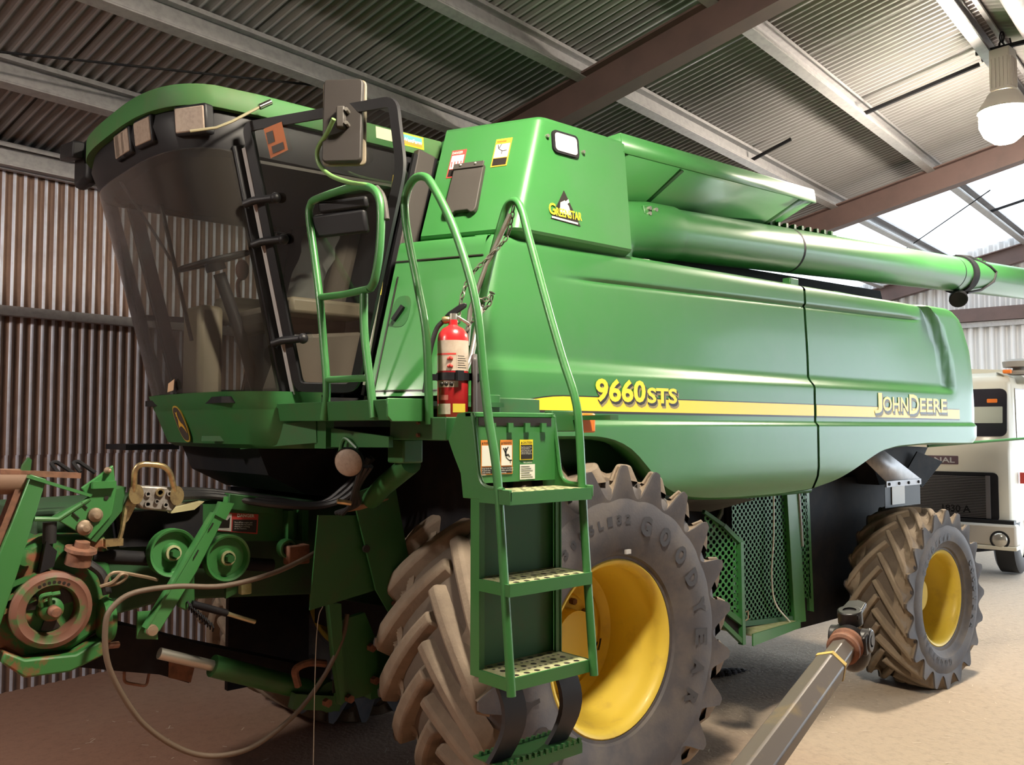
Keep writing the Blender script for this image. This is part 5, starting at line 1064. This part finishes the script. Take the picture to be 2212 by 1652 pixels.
part('link_chain', M['brass'], mcp, lambda b: b.tube(spline([V3(-1.985, .95, 1.62), V3(-2.0, .94, 1.53), V3(-2.012, .94, 1.48)]), .010, 6)); part('link_block', M['brass'], mcp, lambda b: (b.box((-2.035, .94, 1.475), (.07, .03, .03))))
part('dust_plate', mat('chaff_dusted_plate', (.40, .36, .20), .8), fd_, lambda b: b.prism(xz([(-1.79, 1.592), (-1.63, 1.617), (-1.675, 1.583), (-1.777, 1.573)], 1.0), (0, .10, 0)))
for k in range(3): part('hydraulic_hose', M['rubber'], fd_, lambda b: b.tube(spline([V3(-1.78, 1.0+.04*k, 1.645+.012*k), V3(-1.55, 1.08+.03*k, 1.630+.01*k), V3(-1.30, .98+.03*k, 1.585+.012*k), V3(-1.08, .92+.03*k, 1.572), V3(-.98, .80+.04*k, 1.64+.01*k), V3(-.93+.03*k, .75+.03*k, 1.80)], 6), .016, 8))
for k in range(3): part('hydraulic_hose', M['rubber'], fd_, lambda b: b.tube(spline([V3(-1.20+.025*k, .38, 1.78), V3(-1.17+.02*k, .48+.02*k, 1.68), V3(-1.12+.02*k, .60, 1.60), V3(-1.10, .70+.03*k, 1.55)], 6), .011, 8))
part('hose_fitting', M['brass'], fd_, lambda b: b.cyl(V3(-1.20, .58, 1.62), V3(-1.14, .56, 1.61), .012, 8))
# idler pulleys and tensioner arm
for (x, z) in ((-1.79, 1.410), (-1.546, 1.365)):
    c = V3(x, .93, z)
    pu = part('idler_pulley', M['green'], fd_, lambda b: b.lathe(c, (0, -1, 0), [(-.05, .088), (-.045, .103), (-.02, .098), (.0, .104), (.008, .101), (.004, .092), (-.022, .082), (-.024, .042), (-.006, .036), (.0, .028), (.0, .001)], 36))
    part('pulley_bolt', M['green_d'], pu, lambda b: b.cyl(c+V3(0, -.0, 0), c+V3(0, -.035, 0), .018, 6, False))
    part('pulley_collar', M['tread'], pu, lambda b: b.lathe(c, (0, -1, 0), [(-.01, .034), (.006, .033), (.008, .024)], 18))
am = part('tensioner_arm', M['green'], fd_, lambda b: b.prism(xz([(-1.645, 1.575), (-1.600, 1.555), (-1.72, 1.33), (-1.868, 1.108), (-1.90, 1.085), (-1.93, 1.105), (-1.915, 1.145), (-1.78, 1.345)], .85), (0, .022, 0)), bevel=.004)
part('arm_lip', M['green'], am, lambda b: b.bar(V3(-1.648, .86, 1.578), V3(-1.93, .86, 1.125), .045, .010)); part('arm_top_clevis', M['green'], am, lambda b: (b.prism(xz([(-1.645, 1.57), (-1.62, 1.625), (-1.56, 1.615), (-1.60, 1.545)], .84), (0, .04, 0))))
part('clevis_stud', M['green'], am, lambda b: b.cyl(V3(-1.595, .86, 1.60), V3(-1.59, .86, 1.645), .011, 8)); part('arm_bolt', M['tanbolt'], am, lambda b: b.lathe((-1.905, .85, 1.115), (0, -1, 0), [(0, .024), (.02, .022), (.022, .001)], 10))
for (u_, v_) in (((-1.672, 1.505), (-1.652, 1.535)), ((-1.735, 1.392), (-1.715, 1.425))): part('arm_slot', M['decal_k'], am, lambda b: b.bar(V3(u_[0], .8485, u_[1]), V3(v_[0], .8485, v_[1]), .004, .013, up=(0, 1, 0)))
part('arm_foot', M['green'], fd_, lambda b: b.prism(xz([(-1.945, 1.185), (-1.865, 1.180), (-1.86, 1.06), (-1.945, 1.075)], .90), (0, .014, 0)))
part('tensioner_bracket', M['green_d'], fd_, lambda b: b.prism(xz([(-1.735, 1.34), (-1.685, 1.33), (-1.68, 1.19), (-1.72, 1.15), (-1.75, 1.17)], .96), (0, .04, 0)), bevel=.006)
part('spring', M['dark'], fd_, lambda b: b.tube([V3(-1.72+.012*k/4, .95+.016*math.cos(k*PI/2), 1.18-.006*k/2+.016*math.sin(k*PI/2)) for k in range(40)], .004, 5))
part('threaded_rod', mat('zinc_rod', (.50, .46, .28), .4, metal=.6), fd_, lambda b: b.cyl(V3(-1.535, .95, 1.115), V3(-1.405, .95, 1.060), .010, 8)); part('rod_tube', M['dark'], fd_, lambda b: b.cyl(V3(-1.70, .95, 1.18), V3(-1.54, .95, 1.118), .016, 10))
part('clamp_block', M['tread'], fd_, lambda b: b.box((-1.465, .93, 1.222), (.05, .04, .05)), bevel=.006); part('clamp_bracket', M['green_d'], fd_, lambda b: b.prism(xz([(-1.54, 1.25), (-1.49, 1.27), (-1.49, 1.20), (-1.54, 1.18)], .96), (0, .02, 0)))
part('pivot_ring', M['green_d'], fd_, lambda b: b.lathe((-1.232, .97, 1.375), (0, -1, 0), [(-.04, .045), (.0, .045), (.004, .040), (.0, .030), (-.04, .030)], 24)); part('valve_block', M['rust'], fd_, lambda b: b.box((-1.19, .97, 1.345), (.11, .06, .09)), bevel=.006)
part('wire_hook', M['tanbolt'], fd_, lambda b: b.tube(spline([V3(-2.10, .88, 1.31), V3(-2.06, .86, 1.325), V3(-2.03, .85, 1.355), V3(-2.005, .86, 1.345), V3(-2.03, .87, 1.32), V3(-2.08, .88, 1.315), V3(-2.05, .88, 1.36), V3(-1.93, .90, 1.33), V3(-1.85, .95, 1.30)], 5), .0075, 6))
part('drive_disc', M['green_r'], fd_, lambda b: b.lathe((-2.055, .95, 1.16), (-1, 0, 0), [(-.02, .001), (-.02, .085), (0, .095), (.02, .085), (.03, .05), (.03, .001)], 24)); part('lower_link', M['rust'], fd_, lambda b: b.tube([V3(-2.05, .95, 1.055), V3(-2.0, .96, 1.05)], .014, 8))
part('cross_shaft', M['dark'], fd_, lambda b: b.cyl(V3(-2.1, 1.0, 1.42), V3(-1.3, 1.0, 1.30), .03, 10)); part('dark_guard', M['dark'], fd_, lambda b: b.prism(xz([(-2.0, 1.58), (-1.62, 1.60), (-1.62, 1.42), (-1.98, 1.44)], 1.04), (0, .06, 0)))
# shield plates, lift cylinder and lower frame
part('side_shield', M['green_d'], H, lambda b: b.prism(xz([(-1.192, 1.545), (-.985, 1.53), (-.878, 1.168), (-1.23, 1.118)], .76), (0, .010, 0)))
s2 = part('side_shield', M['green_d'], H, lambda b: b.prism(xz([(-1.03, 1.635), (-.80, 1.70), (-.67, 1.118), (-.813, 1.042), (-.897, 1.174)], .73), (0, .012, 0)))
part('shield_hole', M['decal_k'], s2, lambda b: b.cyl(V3(-.955, .722, 1.375), V3(-.955, .735, 1.375), .018, 12)); part('shield_bolt', M['rust'], s2, lambda b: b.cyl(V3(-.80, .725, 1.10), V3(-.80, .738, 1.10), .012, 8))
part('dusty_ledge', mat('dusty_tan_ledge', (.30, .17, .10), .8), H, lambda b: b.prism([V3(-1.10, .70, 1.555), V3(-1.03, .66, 1.585), V3(-.85, .70, 1.602), V3(-.96, .74, 1.56)], (0, 0, .006)))
lw = part('lower_frame', M['green_d'], H, lambda b: b.prism(xz([(-1.035, 1.03), (-.89, 1.05), (-.82, .90), (-.81, .66), (-1.04, .64)], .84), (0, .03, 0)))
part('frame_post', M['green_d'], lw, lambda b: b.prism(xz([(-1.115, 1.13), (-1.05, 1.12), (-1.03, .66), (-1.045, .65), (-1.085, .88)], .79), (0, .04, 0)))
part('frame_slot', M['decal_k'], lw, lambda b: b.bb((-1.065, .833, .70), (-1.03, .841, .76)))
for (x, z) in ((-.86, .88), (-.84, .72), (-.98, .66), (-1.10, .665)): part('frame_bolt', M['rust'], lw, lambda b: b.cyl(V3(x, .84, z), V3(x, .81, z), .020, 6, False))
part('axle_bracket', M['green_d'], H, lambda b: b.bb((-.84, .86, .62), (-.5, 1.0, .86))); 
for k in range(2): part('brake_pipe', M['rust'], H, lambda b: b.tube([V3(-.80, .88, .765-.05*k), V3(-.62, .90, .80-.05*k)], .016, 8))
cy = part('lift_cylinder', M['green_d'], H, lambda b: b.cyl(V3(-1.56, 1.05, .87), V3(-.98, 1.05, .63), .050, 18)); part('cylinder_rod', M['steel'], cy, lambda b: b.cyl(V3(-1.80, 1.05, .965), V3(-1.56, 1.05, .87), .025, 12)); part('cylinder_eye', M['green_d'], cy, lambda b: b.lathe((-.98, 1.0, .63), (0, 1, 0), [(0, .03), (0, .075), (.10, .075), (.10, .03)], 18))
part('lower_hook', M['rust'], cy, lambda b: b.tube(spline([V3(-1.20, .92, .74), V3(-1.22, .91, .82), V3(-1.15, .91, .84), V3(-1.06, .92, .82)]), .018, 8)); part('lower_plate', M['green_d'], cy, lambda b: b.bar(V3(-1.20, .98, .66), V3(-.95, .98, .60), .05, .07))
bm_ = part('lower_beam', M['dark'], fd_, lambda b: b.prism(xz([(-2.62, 1.08), (-2.0, 1.08), (-1.85, 1.045), (-1.50, .905), (-.8, .66), (-.8, .58), (-1.535, .835), (-1.56, .735), (-1.70, .80), (-1.89, .85), (-2.34, .975), (-2.62, 1.0)], 1.32), (0, .16, 0)))
part('rust_patch_plate', M['rust'], bm_, lambda b: b.prism(xz([(-1.66, .865), (-1.53, .838), (-1.555, .738), (-1.66, .78)], 1.312), (0, .006, 0)))
part('beam_stirrup', M['rust'], bm_, lambda b: b.tube(rounded([V3(-1.846, 1.36, .86), V3(-1.845, 1.36, .782), V3(-1.744, 1.36, .746), V3(-1.733, 1.36, .81)], .02), .007, 6))
part('shade_panel', M['dark'], H, lambda b: b.bb((-1.02, 2.12, .42), (-.5, 2.16, 1.6)))  # added dark panel covering the far front wheel, in place of shade
# ================================================================== REAR SIDE SCREENS, FENDER SHEETS
def perf(name, col, scale, r):
    m = mat(name, col, .5); nt = m.node_tree; b = nt.nodes['Principled BSDF']; out = nt.nodes['Material Output']; tc = nt.nodes.new('ShaderNodeTexCoord')
    mp = nt.nodes.new('ShaderNodeMapping'); mp.inputs['Rotation'].default_value = (0, PI/4, 0); nt.links.new(tc.outputs['Object'], mp.inputs['Vector'])
    sp = nt.nodes.new('ShaderNodeSeparateXYZ'); nt.links.new(mp.outputs[0], sp.inputs[0])
    def M_(op, a, c=None):
        n = nt.nodes.new('ShaderNodeMath'); n.operation = op
        for i, q in enumerate((a, c)):
            if q is None: continue
            if isinstance(q, (int, float)): n.inputs[i].default_value = q
            else: nt.links.new(q, n.inputs[i])
        return n.outputs[0]
    u_ = M_('SUBTRACT', M_('FRACT', M_('MULTIPLY', sp.outputs[0], scale)), .5); v_ = M_('SUBTRACT', M_('FRACT', M_('MULTIPLY', sp.outputs[2], scale)), .5)
    d = M_('ADD', M_('MULTIPLY', u_, u_), M_('MULTIPLY', v_, v_)); hole = M_('LESS_THAN', d, r*r)
    t = nt.nodes.new('ShaderNodeBsdfTransparent'); mx = nt.nodes.new('ShaderNodeMixShader'); nt.links.new(hole, mx.inputs[0]); nt.links.new(b.outputs[0], mx.inputs[1]); nt.links.new(t.outputs[0], mx.inputs[2]); nt.links.new(mx.outputs[0], out.inputs[0]); return m
M['perf'] = perf('perforated_green_sheet', (.022, .16, .03), 30, .37)
sd = part('screen_door', M['green_d'], H, lambda b: (b.bar(V3(1.075, .30, 1.455), V3(1.222, .27, 1.367), .025, .02), b.bar(V3(1.222, .27, 1.367), V3(1.365, .25, 1.255), .03, .025), b.bar(V3(1.36, .25, 1.26), V3(1.37, .25, .65), .03, .035, up=(0, 1, 0)), b.bar(V3(1.20, .27, .80), V3(1.36, .25, .67), .03, .025), b.bar(V3(1.10, .30, .96), V3(1.36, .25, .78), .03, .03)))
part('door_mesh', M['perf'], sd, lambda b: b.add([V3(1.08, .30, 1.44), V3(1.222, .275, 1.36), V3(1.36, .255, 1.25), V3(1.365, .255, .78), V3(1.10, .30, .95)], [(0, 1, 2, 3, 4)]), recalc=False); part('door_kick_plate', M['dark'], sd, lambda b: b.add([V3(1.10, .305, .93), V3(1.365, .26, .76), V3(1.365, .26, .67), V3(1.20, .285, .80)], [(0, 1, 2, 3)]))
part('door_catch', M['tanbolt'], sd, lambda b: b.tube([V3(1.385, .235, .84), V3(1.40, .225, .85), V3(1.40, .225, .80), V3(1.385, .235, .79)], .004, 6))
part('inner_screen', M['perf'], H, lambda b: b.add([V3(1.75, .58, 1.50), V3(2.43, .58, 1.50), V3(2.52, .58, .58), V3(1.75, .58, .64)], [(0, 1, 2, 3)]), recalc=False)
sf = part('screen_frame', M['green'], H, lambda b: b.prism(xz([(2.36, 1.50), (2.50, 1.50), (2.585, .565), (2.44, .575)], .55), (0, .03, 0)), bevel=.003); part('frame_rear_bar', M['green'], sf, lambda b: b.prism(xz([(2.68, 1.49), (2.735, 1.49), (2.775, .60), (2.715, .615)], .60), (0, .03, 0)))
part('frame_mesh', M['perf'], sf, lambda b: b.add([V3(2.52, .60, 1.49), V3(2.70, .60, 1.48), V3(2.74, .60, .70), V3(2.58, .60, .72)], [(0, 1, 2, 3)]), recalc=False); part('frame_edge', M['grey_l'], sf, lambda b: b.bar(V3(2.505, .545, 1.50), V3(2.545, .545, 1.10), .012, .012, up=(0, 1, 0)))
part('lower_shelf', M['tread'], H, lambda b: b.prism([V3(1.70, .40, .63), V3(2.40, .50, .60), V3(2.40, .85, .60), V3(1.70, .85, .63)], (0, 0, -.01))); part('shelf_lip', M['green'], H, lambda b: b.prism([V3(1.70, .395, .635), V3(2.42, .495, .605), V3(2.42, .495, .555), V3(1.70, .395, .56)], (0, .01, 0)))
part('bottom_bar', M['green_d'], H, lambda b: b.bar(V3(1.75, .57, .66), V3(2.50, .57, .60), .02, .035))
part('hydraulic_rod', M['chrome'], H, lambda b: b.cyl(V3(1.05, .62, 1.45), V3(1.17, .64, 1.17), .014, 10)); part('rod_end', M['dark'], H, lambda b: b.sphere(V3(1.18, .64, 1.14), .04, 10, 8))
part('hose_loop', M['rubber'], H, lambda b: b.tube(spline([V3(1.9, .85, 1.0), V3(1.95, .80, 1.0), V3(1.99, .80, .93), V3(1.97, .80, .86)], 6), .014, 8))
for k, (a, c) in enumerate((((1.75, .88, 1.42), (2.2, .88, 1.1)), ((1.9, .87, 1.2), (2.05, .87, 1.45)), ((2.1, .88, 1.48), (2.0, .88, 1.0)))): part('engine_pipe', M['steel'] if k == 1 else M['dark'], H, lambda b: b.tube([V3(*a), V3(*a).lerp(V3(*c), .5)+V3(.03, -.02, .02), V3(*c)], .016, 8))
part('tail_cord', M['decal_w'], H, lambda b: b.tube(spline([V3(2.18, .54, 1.52), V3(2.17, .54, 1.2), V3(2.14, .54, .95), V3(2.18, .54, .75), V3(2.33, .52, .60)], 6), .006, 6))
part('cover_sheet', M['grey'], H, lambda b: b.prism([V3(.72, .30, 1.545), V3(1.62, .30, 1.50), V3(1.3, .42, 1.43), V3(.85, .42, 1.47)], (0, .02, 0)))
fs = part('mudguard_sheet', M['galv'], H, lambda b: b.add([V3(3.05, .36, 1.73), V3(3.42, .36, 1.535), V3(4.0, .36, 1.535), V3(3.28, .36, 1.82)], [(0, 1, 2, 3)]), solid=.004); part('mudguard_lip', M['galv'], fs, lambda b: b.bb((3.42, .352, 1.49), (4.0, .360, 1.535)))
for x in (3.46, 3.62, 3.78, 3.95): part('lip_bolt', M['dark'], fs, lambda b: b.cyl(V3(x, .352, 1.512), V3(x, .345, 1.512), .012, 8))
part('white_flap', M['decal_w'], fs, lambda b: b.bb((3.53, .365, 1.35), (3.74, .368, 1.49))); part('rubber_flap', M['rubber'], fs, lambda b: b.bb((3.43, .372, 1.33), (4.02, .376, 1.50)))
part('chopper_hood', M['dark'], H, lambda b: b.prism([V3(3.3, .45, 1.82), V3(4.35, .45, 1.78), V3(4.05, .45, 1.50), V3(3.5, .45, 1.50)], (0, 2.0, 0))); part('hood_edge', M['dark'], H, lambda b: b.prism([V3(4.05, .40, 1.75), V3(4.42, .36, 1.66), V3(4.08, .38, 1.46), V3(3.9, .42, 1.60)], (0, .01, 0)))
part('rear_tow_bar', M['green'], H, lambda b: b.cyl(V3(4.35, .45, 1.79), V3(5.9, -.15, 1.88), .012, 8))
# ================================================================== LOOSE THINGS ON AND AROUND THE MACHINE
hz = [(-1.10, .86, 1.40), (-1.175, .82, 1.366), (-1.393, .78, 1.304), (-1.627, .78, 1.272), (-1.826, .80, 1.290), (-1.994, .80, 1.284), (-2.073, .80, 1.239), (-2.101, .80, 1.17), (-2.085, .80, 1.006), (-1.984, .80, .806), (-1.871, .80, .68), (-1.736, .80, .587), (-1.595, .80, .55), (-1.448, .80, .565), (-1.271, .80, .659), (-1.132, .80, .798), (-1.04, .80, .95), (-1.0, .82, 1.06)]
b = MB(); b.tube(spline([V3(*p) for p in hz], 6), .0115, 10); o = obj('drooping_cable', b, mat('dusty_cable', (.12, .085, .06), .6), H); lab(o, 'dusty brown cable drooping in a loop below the front')
b = MB(); b.tube(spline([V3(-1.25, .66, 1.135), V3(-1.19, .9, .95), V3(-1.0, 1.3, .55), V3(-.617, 1.93, .012)], 5), .0022, 5); b = MB(); b.tube(spline([V3(-1.17, .75, 1.13), V3(-1.195, .745, 1.08), V3(-1.21, .74, .9), V3(-1.215, .74, .45), V3(-1.215, .74, .012)], 6), .0022, 5); b.sphere(V3(-1.215, .74, .012), .012, 8, 6); o = obj('string', b, mat('string', (.40, .36, .30), .8), None); tag(o, 'thin pale string hanging to the floor under the harvester front', 'string')
b = MB(); b.lathe(V3(2.75, 1.05, .60), (.9, .35, -.05), [(-.18, .001), (-.17, .05), (-.14, .08), (.1, .095), (.22, .10), (.25, .08), (.26, .001)], 20); b2 = b
o = obj('white_container', b, mat('white_plastic', (.70, .66, .58), .5), H); lab(o, 'white plastic container behind the green mesh screen')
b = MB(); b.bb((2.45, .75, .488), (3.05, 1.3, .50)); obj('drum_tray', b, M['dark'], H)
# ---- drive shaft in the foreground
def pix(d, px, py): return cam_loc+(cf+cr*((px-1106)/1930)-cu*((py-826)/1930))*d
J = V3(-.102, -1.229, 1.151); K = V3(-.95, -1.408, .968)
DS = thing('drive_shaft', 'long drive shaft with greasy black universal joint in the right foreground', 'drive shaft', V3(-1.3, -1.6, 0))
ad = (J-K).normalized(); e1 = ad.cross(Vector((0, 0, 1))).normalized(); e2 = e1.cross(ad)
tail = K-ad*1.0
def ngon(c, r, n=6, ph=0): return [c+(e1*math.cos(2*PI*k/n+ph)+e2*math.sin(2*PI*k/n+ph))*r for k in range(n)]
M['shaft'] = mat('worn_shaft_paint', (.105, .090, .080), .42, metal=.1, col2=(.20, .15, .08), scale=9, lo=.55, hi=.75)
def stack(levels, m, name, par, smooth=False, n=6, ph=.3, **k):
    b = MB(); rows = [ngon(K+ad*h, r, n, ph) for h, r in levels]; b.grid(rows, smooth, True); b.add(rows[0], [tuple(range(n))[::-1]]); b.add(rows[-1], [tuple(range(n))]); return obj(name, b, m, par, **k)
Ld = (J-K).length
sh = stack([(-1.0, .062), (Ld-.20, .058)], M['shaft'], 'shaft_cover', DS, bevel=.006)
stack([(Ld-.21, .047), (Ld-.02, .045)], M['shaft'], 'inner_shaft', DS, bevel=.004)
stack([(Ld-.215, .060), (Ld-.195, .0595)], mat('yellow_wear_band', (.50, .36, .10), .6), 'cover_end', sh)
stack([(Ld-.06, .050), (Ld-.055, .060), (Ld-.04, .060), (Ld-.035, .054), (Ld-.02, .054), (Ld-.015, .062), (Ld+.0, .062), (Ld+.01, .048)], M['rust'], 'collar', DS, True, 24)
M['grease'] = mat('black_grease', (.010, .009, .010), .38)
uj = stack([(Ld, .05), (Ld+.04, .058), (Ld+.06, .03)], M['grease'], 'yoke', DS, True, 20)
for s_ in (-1, 1):
    c = J+ad*.05+e1*.055*s_; b = MB(); b.lathe(c+e2*0, e1, [(-.02, .022), (-.02, .042), (.02, .042), (.02, .022)], 20); b.prism([c+ad*a+e2*q for a, q in ((-.06, -.035), (.02, -.042), (.05, -.02), (.05, .02), (.02, .042), (-.06, .035))], e1*.015); obj('yoke_ear', b, M['grease'], uj, bevel=.005)
    c = J+ad*.09+e2*.07*s_-e1*.01; b = MB(); b.lathe(c, e2, [(-.03, .022), (-.03, .045), (.025, .045), (.025, .024)], 20); b.prism([c+ad*a+e1*q for a, q in ((-.03, -.04), (.10, -.035), (.12, .0), (.10, .035), (-.03, .04))], e2*.02); obj('yoke_ear', b, M['grease'], uj, bevel=.005)
b = MB(); b.tube([J+ad*.06-e1*.075, J+ad*.06+e1*.075], .02, 12); b.tube([J+ad*.07-e2*.085, J+ad*.07+e2*.085], .02, 12); obj('cross_piece', b, M['grease'], uj)
b = MB(); b.sphere(J+ad*.06-e2*.05, .065, 14, 10, (1, 1, 1.25)); obj('grease_lump', b, M['grease'], uj)
for sx in (-.25, .25): b = MB(); b.bar(tail+ad*.15, V3(tail.x+sx, tail.y-.25*abs(sx), 0), .04, .04, up=(1, 0, 0)); obj('stand_leg', b, M['dark'], DS)
# ---- floor litter
rnd = random.Random(11); b = MB()
def straw(x, y, l, z=.004):
    a = rnd.uniform(0, PI); d = V3(math.cos(a), math.sin(a), rnd.uniform(-.1, .1))*l/2; s = V3(-math.sin(a), math.cos(a), 0)*.0026; p = V3(x, y, z); b.add([p-d-s, p+d-s, p+d+s, p-d+s], [(0, 1, 2, 3)])
for k in range(2600):
    r = rnd.random()
    if r < .62: x, y = rnd.gauss(3.3, .8), rnd.gauss(1.35, .35)
    elif r < .8: x, y = rnd.gauss(5.5, 1.2), rnd.gauss(1.0, .8)
    else: x, y = rnd.uniform(-2, 6), rnd.uniform(-1.5, 3.5)
    straw(x, y, rnd.uniform(.015, .06))
o = obj('straw_litter', b, mat('pale_straw', (.66, .58, .46), .8), None, recalc=False); tag(o, 'pale chopped straw scattered over the dirt floor', 'straw', kind='stuff')
b = MB()
for k in range(260):
    u_ = rnd.gauss(0, .11); x, y = 2.74+u_+rnd.gauss(0, .03), 1.36-.18*u_+rnd.gauss(0, .035); straw(x, y, rnd.uniform(.02, .06), .004+.045*rnd.random()*math.exp(-(u_/.12)**2))
for i in range(7): u_ = -.18+.06*i; b.sphere(V3(2.74+u_, 1.36-.18*u_, .0), .045*math.exp(-(u_/.16)**2)+.012, 8, 6, (1.3, 1, .8))
o = obj('chaff_clump', b, mat('dark_chaff', (.04, .03, .03), .95), None, recalc=False); tag(o, 'dark clump of old chaff on the floor behind the front wheel', 'chaff clump', kind='stuff')
# ================================================================== TRUCK
TK = thing('truck', 'cream cab-over truck with black grille parked beyond the harvester', 'truck', S(9.9, 1.2, 0))
def T(s, t, z): return S(9.0+s, t, z)
def tpart(name, m, par, f, **k): b = MB(); f(b); return obj(name, b, m, par, **k)
t0, t1 = .03, 2.38
def cab_ring(z, e=0, l=0):
    pts = [(2.0, t0+e), (.18, t0+e), (.05+l, t0+.05+e), (.0+l, t0+.18+e), (.0+l, t1-.18-e), (.05+l, t1-.05-e), (.18, t1-e), (2.0, t1-e)]
    return [T(s, t, z) for s, t in pts]
b = MB(); b.grid([cab_ring(.74), cab_ring(1.62), cab_ring(1.74, .0, .01), cab_ring(2.52, .03, .10), cab_ring(2.60, .06, .16), cab_ring(2.66, .2, .4)], False, True); b.add(cab_ring(2.66, .2, .4), [tuple(range(8))]); b.add(cab_ring(.74), [tuple(range(8))]); cab = obj('truck_cab', b, M['cream'], TK, bevel=.03)
def tp(t, z, d=0):
    s = 0 if z < 1.74 else .01+.09*(z-1.74)/.78; return T(s-d, t, z)
def tpoly2(pts, d, th): b = MB(); b.prism([tp(t, z, d) for t, z in pts], U*th); return b
def rr2(t0_, t1_, z0_, z1_, r): return rrect(t0_, t1_, z0_, z1_, r)
wsn = obj('windscreen', tpoly2(rr2(.09, 2.30, 1.83, 2.44, .08), .012, .02), mat('truck_glass', (.03, .028, .035), .08, coat=.5), cab)
obj('windscreen_band', tpoly2(rr2(.14, 2.2, 2.00, 2.21, .01), .016, .003), mat('pale_band', (.42, .44, .36), .5), wsn); obj('amber_patch', tpoly2(rr2(.20, .32, 2.26, 2.31, .01), .016, .003), M['amber'], wsn)  # pale band and amber patch laid flat on the dark glass
bg_ = obj('name_badge', tpoly2(rr2(.66, 1.76, 1.465, 1.575, .01), .008, .01), mat('badge_plum', (.10, .06, .07), .5), cab)
t = textw('INTERNATIONAL', 1.02, .070, tp(1.72, 1.485, .014), -V, Z, 0, .02); obj('badge_lettering', t, M['grey_l'], bg_, recalc=False)
gr = obj('grille_surround', tpoly2(rr2(.20, 2.21, .75, 1.37, .06), .016, .03), M['black'], cab)
M['grille'] = mat('grille_bars', (.16, .15, .15), .4, metal=.3)
b = MB(); 
for k in range(26): b.box(T(-.028, 1.205, .80+.0205*k), (.014, 1.74, .010), (U, V, Z))
obj('grille_slat', b, M['grille'], gr); obj('grille_backing', tpoly2(rr2(.29, 2.12, .78, 1.33, .03), .019, .004), M['dark'], gr)
b = MB(); b.box(T(-.03, .315, 1.06), (.02, .05, .54), (U, V, Z)); obj('grille_edge', b, M['grille'], gr)
t = textw('1830 A', .34, .09, T(-.040, .86, .855), -V, Z, 0, .03); obj('grille_numerals', t, M['dark'], gr, recalc=False)
b = MB(); b.box(T(-.06, 1.2, .60), (.20, 2.44, .27), (U, V, Z)); bu = obj('bumper', b, M['grey_bump'] if 'grey_bump' in M else mat('bumper_paint', (.48, .44, .38), .4), TK, bevel=.03)
b = MB(); b.box(T(-.06, 1.2, .445), (.22, 2.44, .05), (U, V, Z)); obj('bumper_lip', b, M['cream'], bu, bevel=.01); b = MB(); b.box(T(-.02, 1.2, .755), (.14, 2.36, .05), (U, V, Z)); obj('bumper_gap', b, M['black'], bu)
for t_ in (.17, 2.23):
    b = MB(); b.lathe(T(-.155, t_, .545), -U, [(0, .001), (0, .115), (.012, .112), (.012, .09)], 24); h_ = obj('headlight', b, M['black'], bu); b = MB(); b.lathe(T(-.165, t_, .545), -U, [(.0, .088), (.02, .07), (.03, .04), (.034, .001)], 24); obj('headlight_glass', b, mat('headlight_glass', (.45, .42, .36), .1, metal=.6), h_)
b = MB(); b.box(T(.18, .10, 2.66), (.07, .10, .05), (U, V, Z)); obj('marker_lamp', b, M['amber'], cab, bevel=.012)
b = MB(); b.lathe(T(.35, -.02, 2.62), Z, [(0, .13), (.02, .16), (.05, .16), (.06, .09), (.09, .09), (.10, .20), (.17, .21), (.20, .14), (.21, .001)], 24); obj('air_intake', b, mat('intake_grey', (.30, .28, .25), .5), TK)
b = MB(); b.prism([T(.5, -.12, 2.5), T(.62, .1, 2.7), T(.62, 1.3, 2.78), T(.62, 1.3, 2.6)], U*.6); obj('sun_visor_roof', b, M['cream'], TK)
b = MB(); b.prism([T(.25, t0-.004, 1.80), T(1.3, t0-.004, 1.80), T(1.3, t0+.02, 2.45), T(.33, t0+.02, 2.45)], V*-.006); obj('side_window', b, mat('bright_glass', (.62, .62, .66), .1), cab)
b = MB(); b.box(T(.30, -.02, 1.30), (.05, .06, .14), (U, V, Z)); obj('door_marker', b, M['decal_r'], cab)
b = MB(); b.box(T(1.3, 1.2, .62), (2.2, .9, .22), (U, V, Z)); obj('chassis', b, M['dark'], TK)
b = MB(); b.tube([T(.9, .35, .45), T(.9, 2.05, .45)], .06, 12); obj('truck_axle', b, M['dark'], TK)
for t_ in (.10, 2.02):
    b = MB(); b.lathe(T(.9, t_, .50), V, [(0, .28), (0.0, .44), (.03, .49), (.25, .49), (.28, .44), (.28, .28)], 32); w_ = obj('truck_tyre', b, M['rubber'], TK); b = MB(); b.lathe(T(.9, t_, .50), V, [(.03, .001), (.03, .29), (.25, .29), (.25, .001)], 24); obj('truck_rim', b, M['cream'], w_)
b = MB(); b.box(T(3.3, 1.2, 1.2), (3.4, 2.3, .9), (U, V, Z)); obj('tray', b, M['cream'], TK, bevel=.02)
for t_ in (.10, 2.02): b = MB(); b.lathe(T(4.0, t_, .50), V, [(0, .001), (0.0, .44), (.03, .49), (.25, .49), (.28, .44), (.28, .001)], 32); obj('truck_tyre', b, M['rubber'], TK)
b = MB(); b.tube([T(.1, 1.2, .30), T(.2, .5, .36), T(.4, .2, .40)], .03, 8); obj('steering_rod', b, M['dark'], TK)
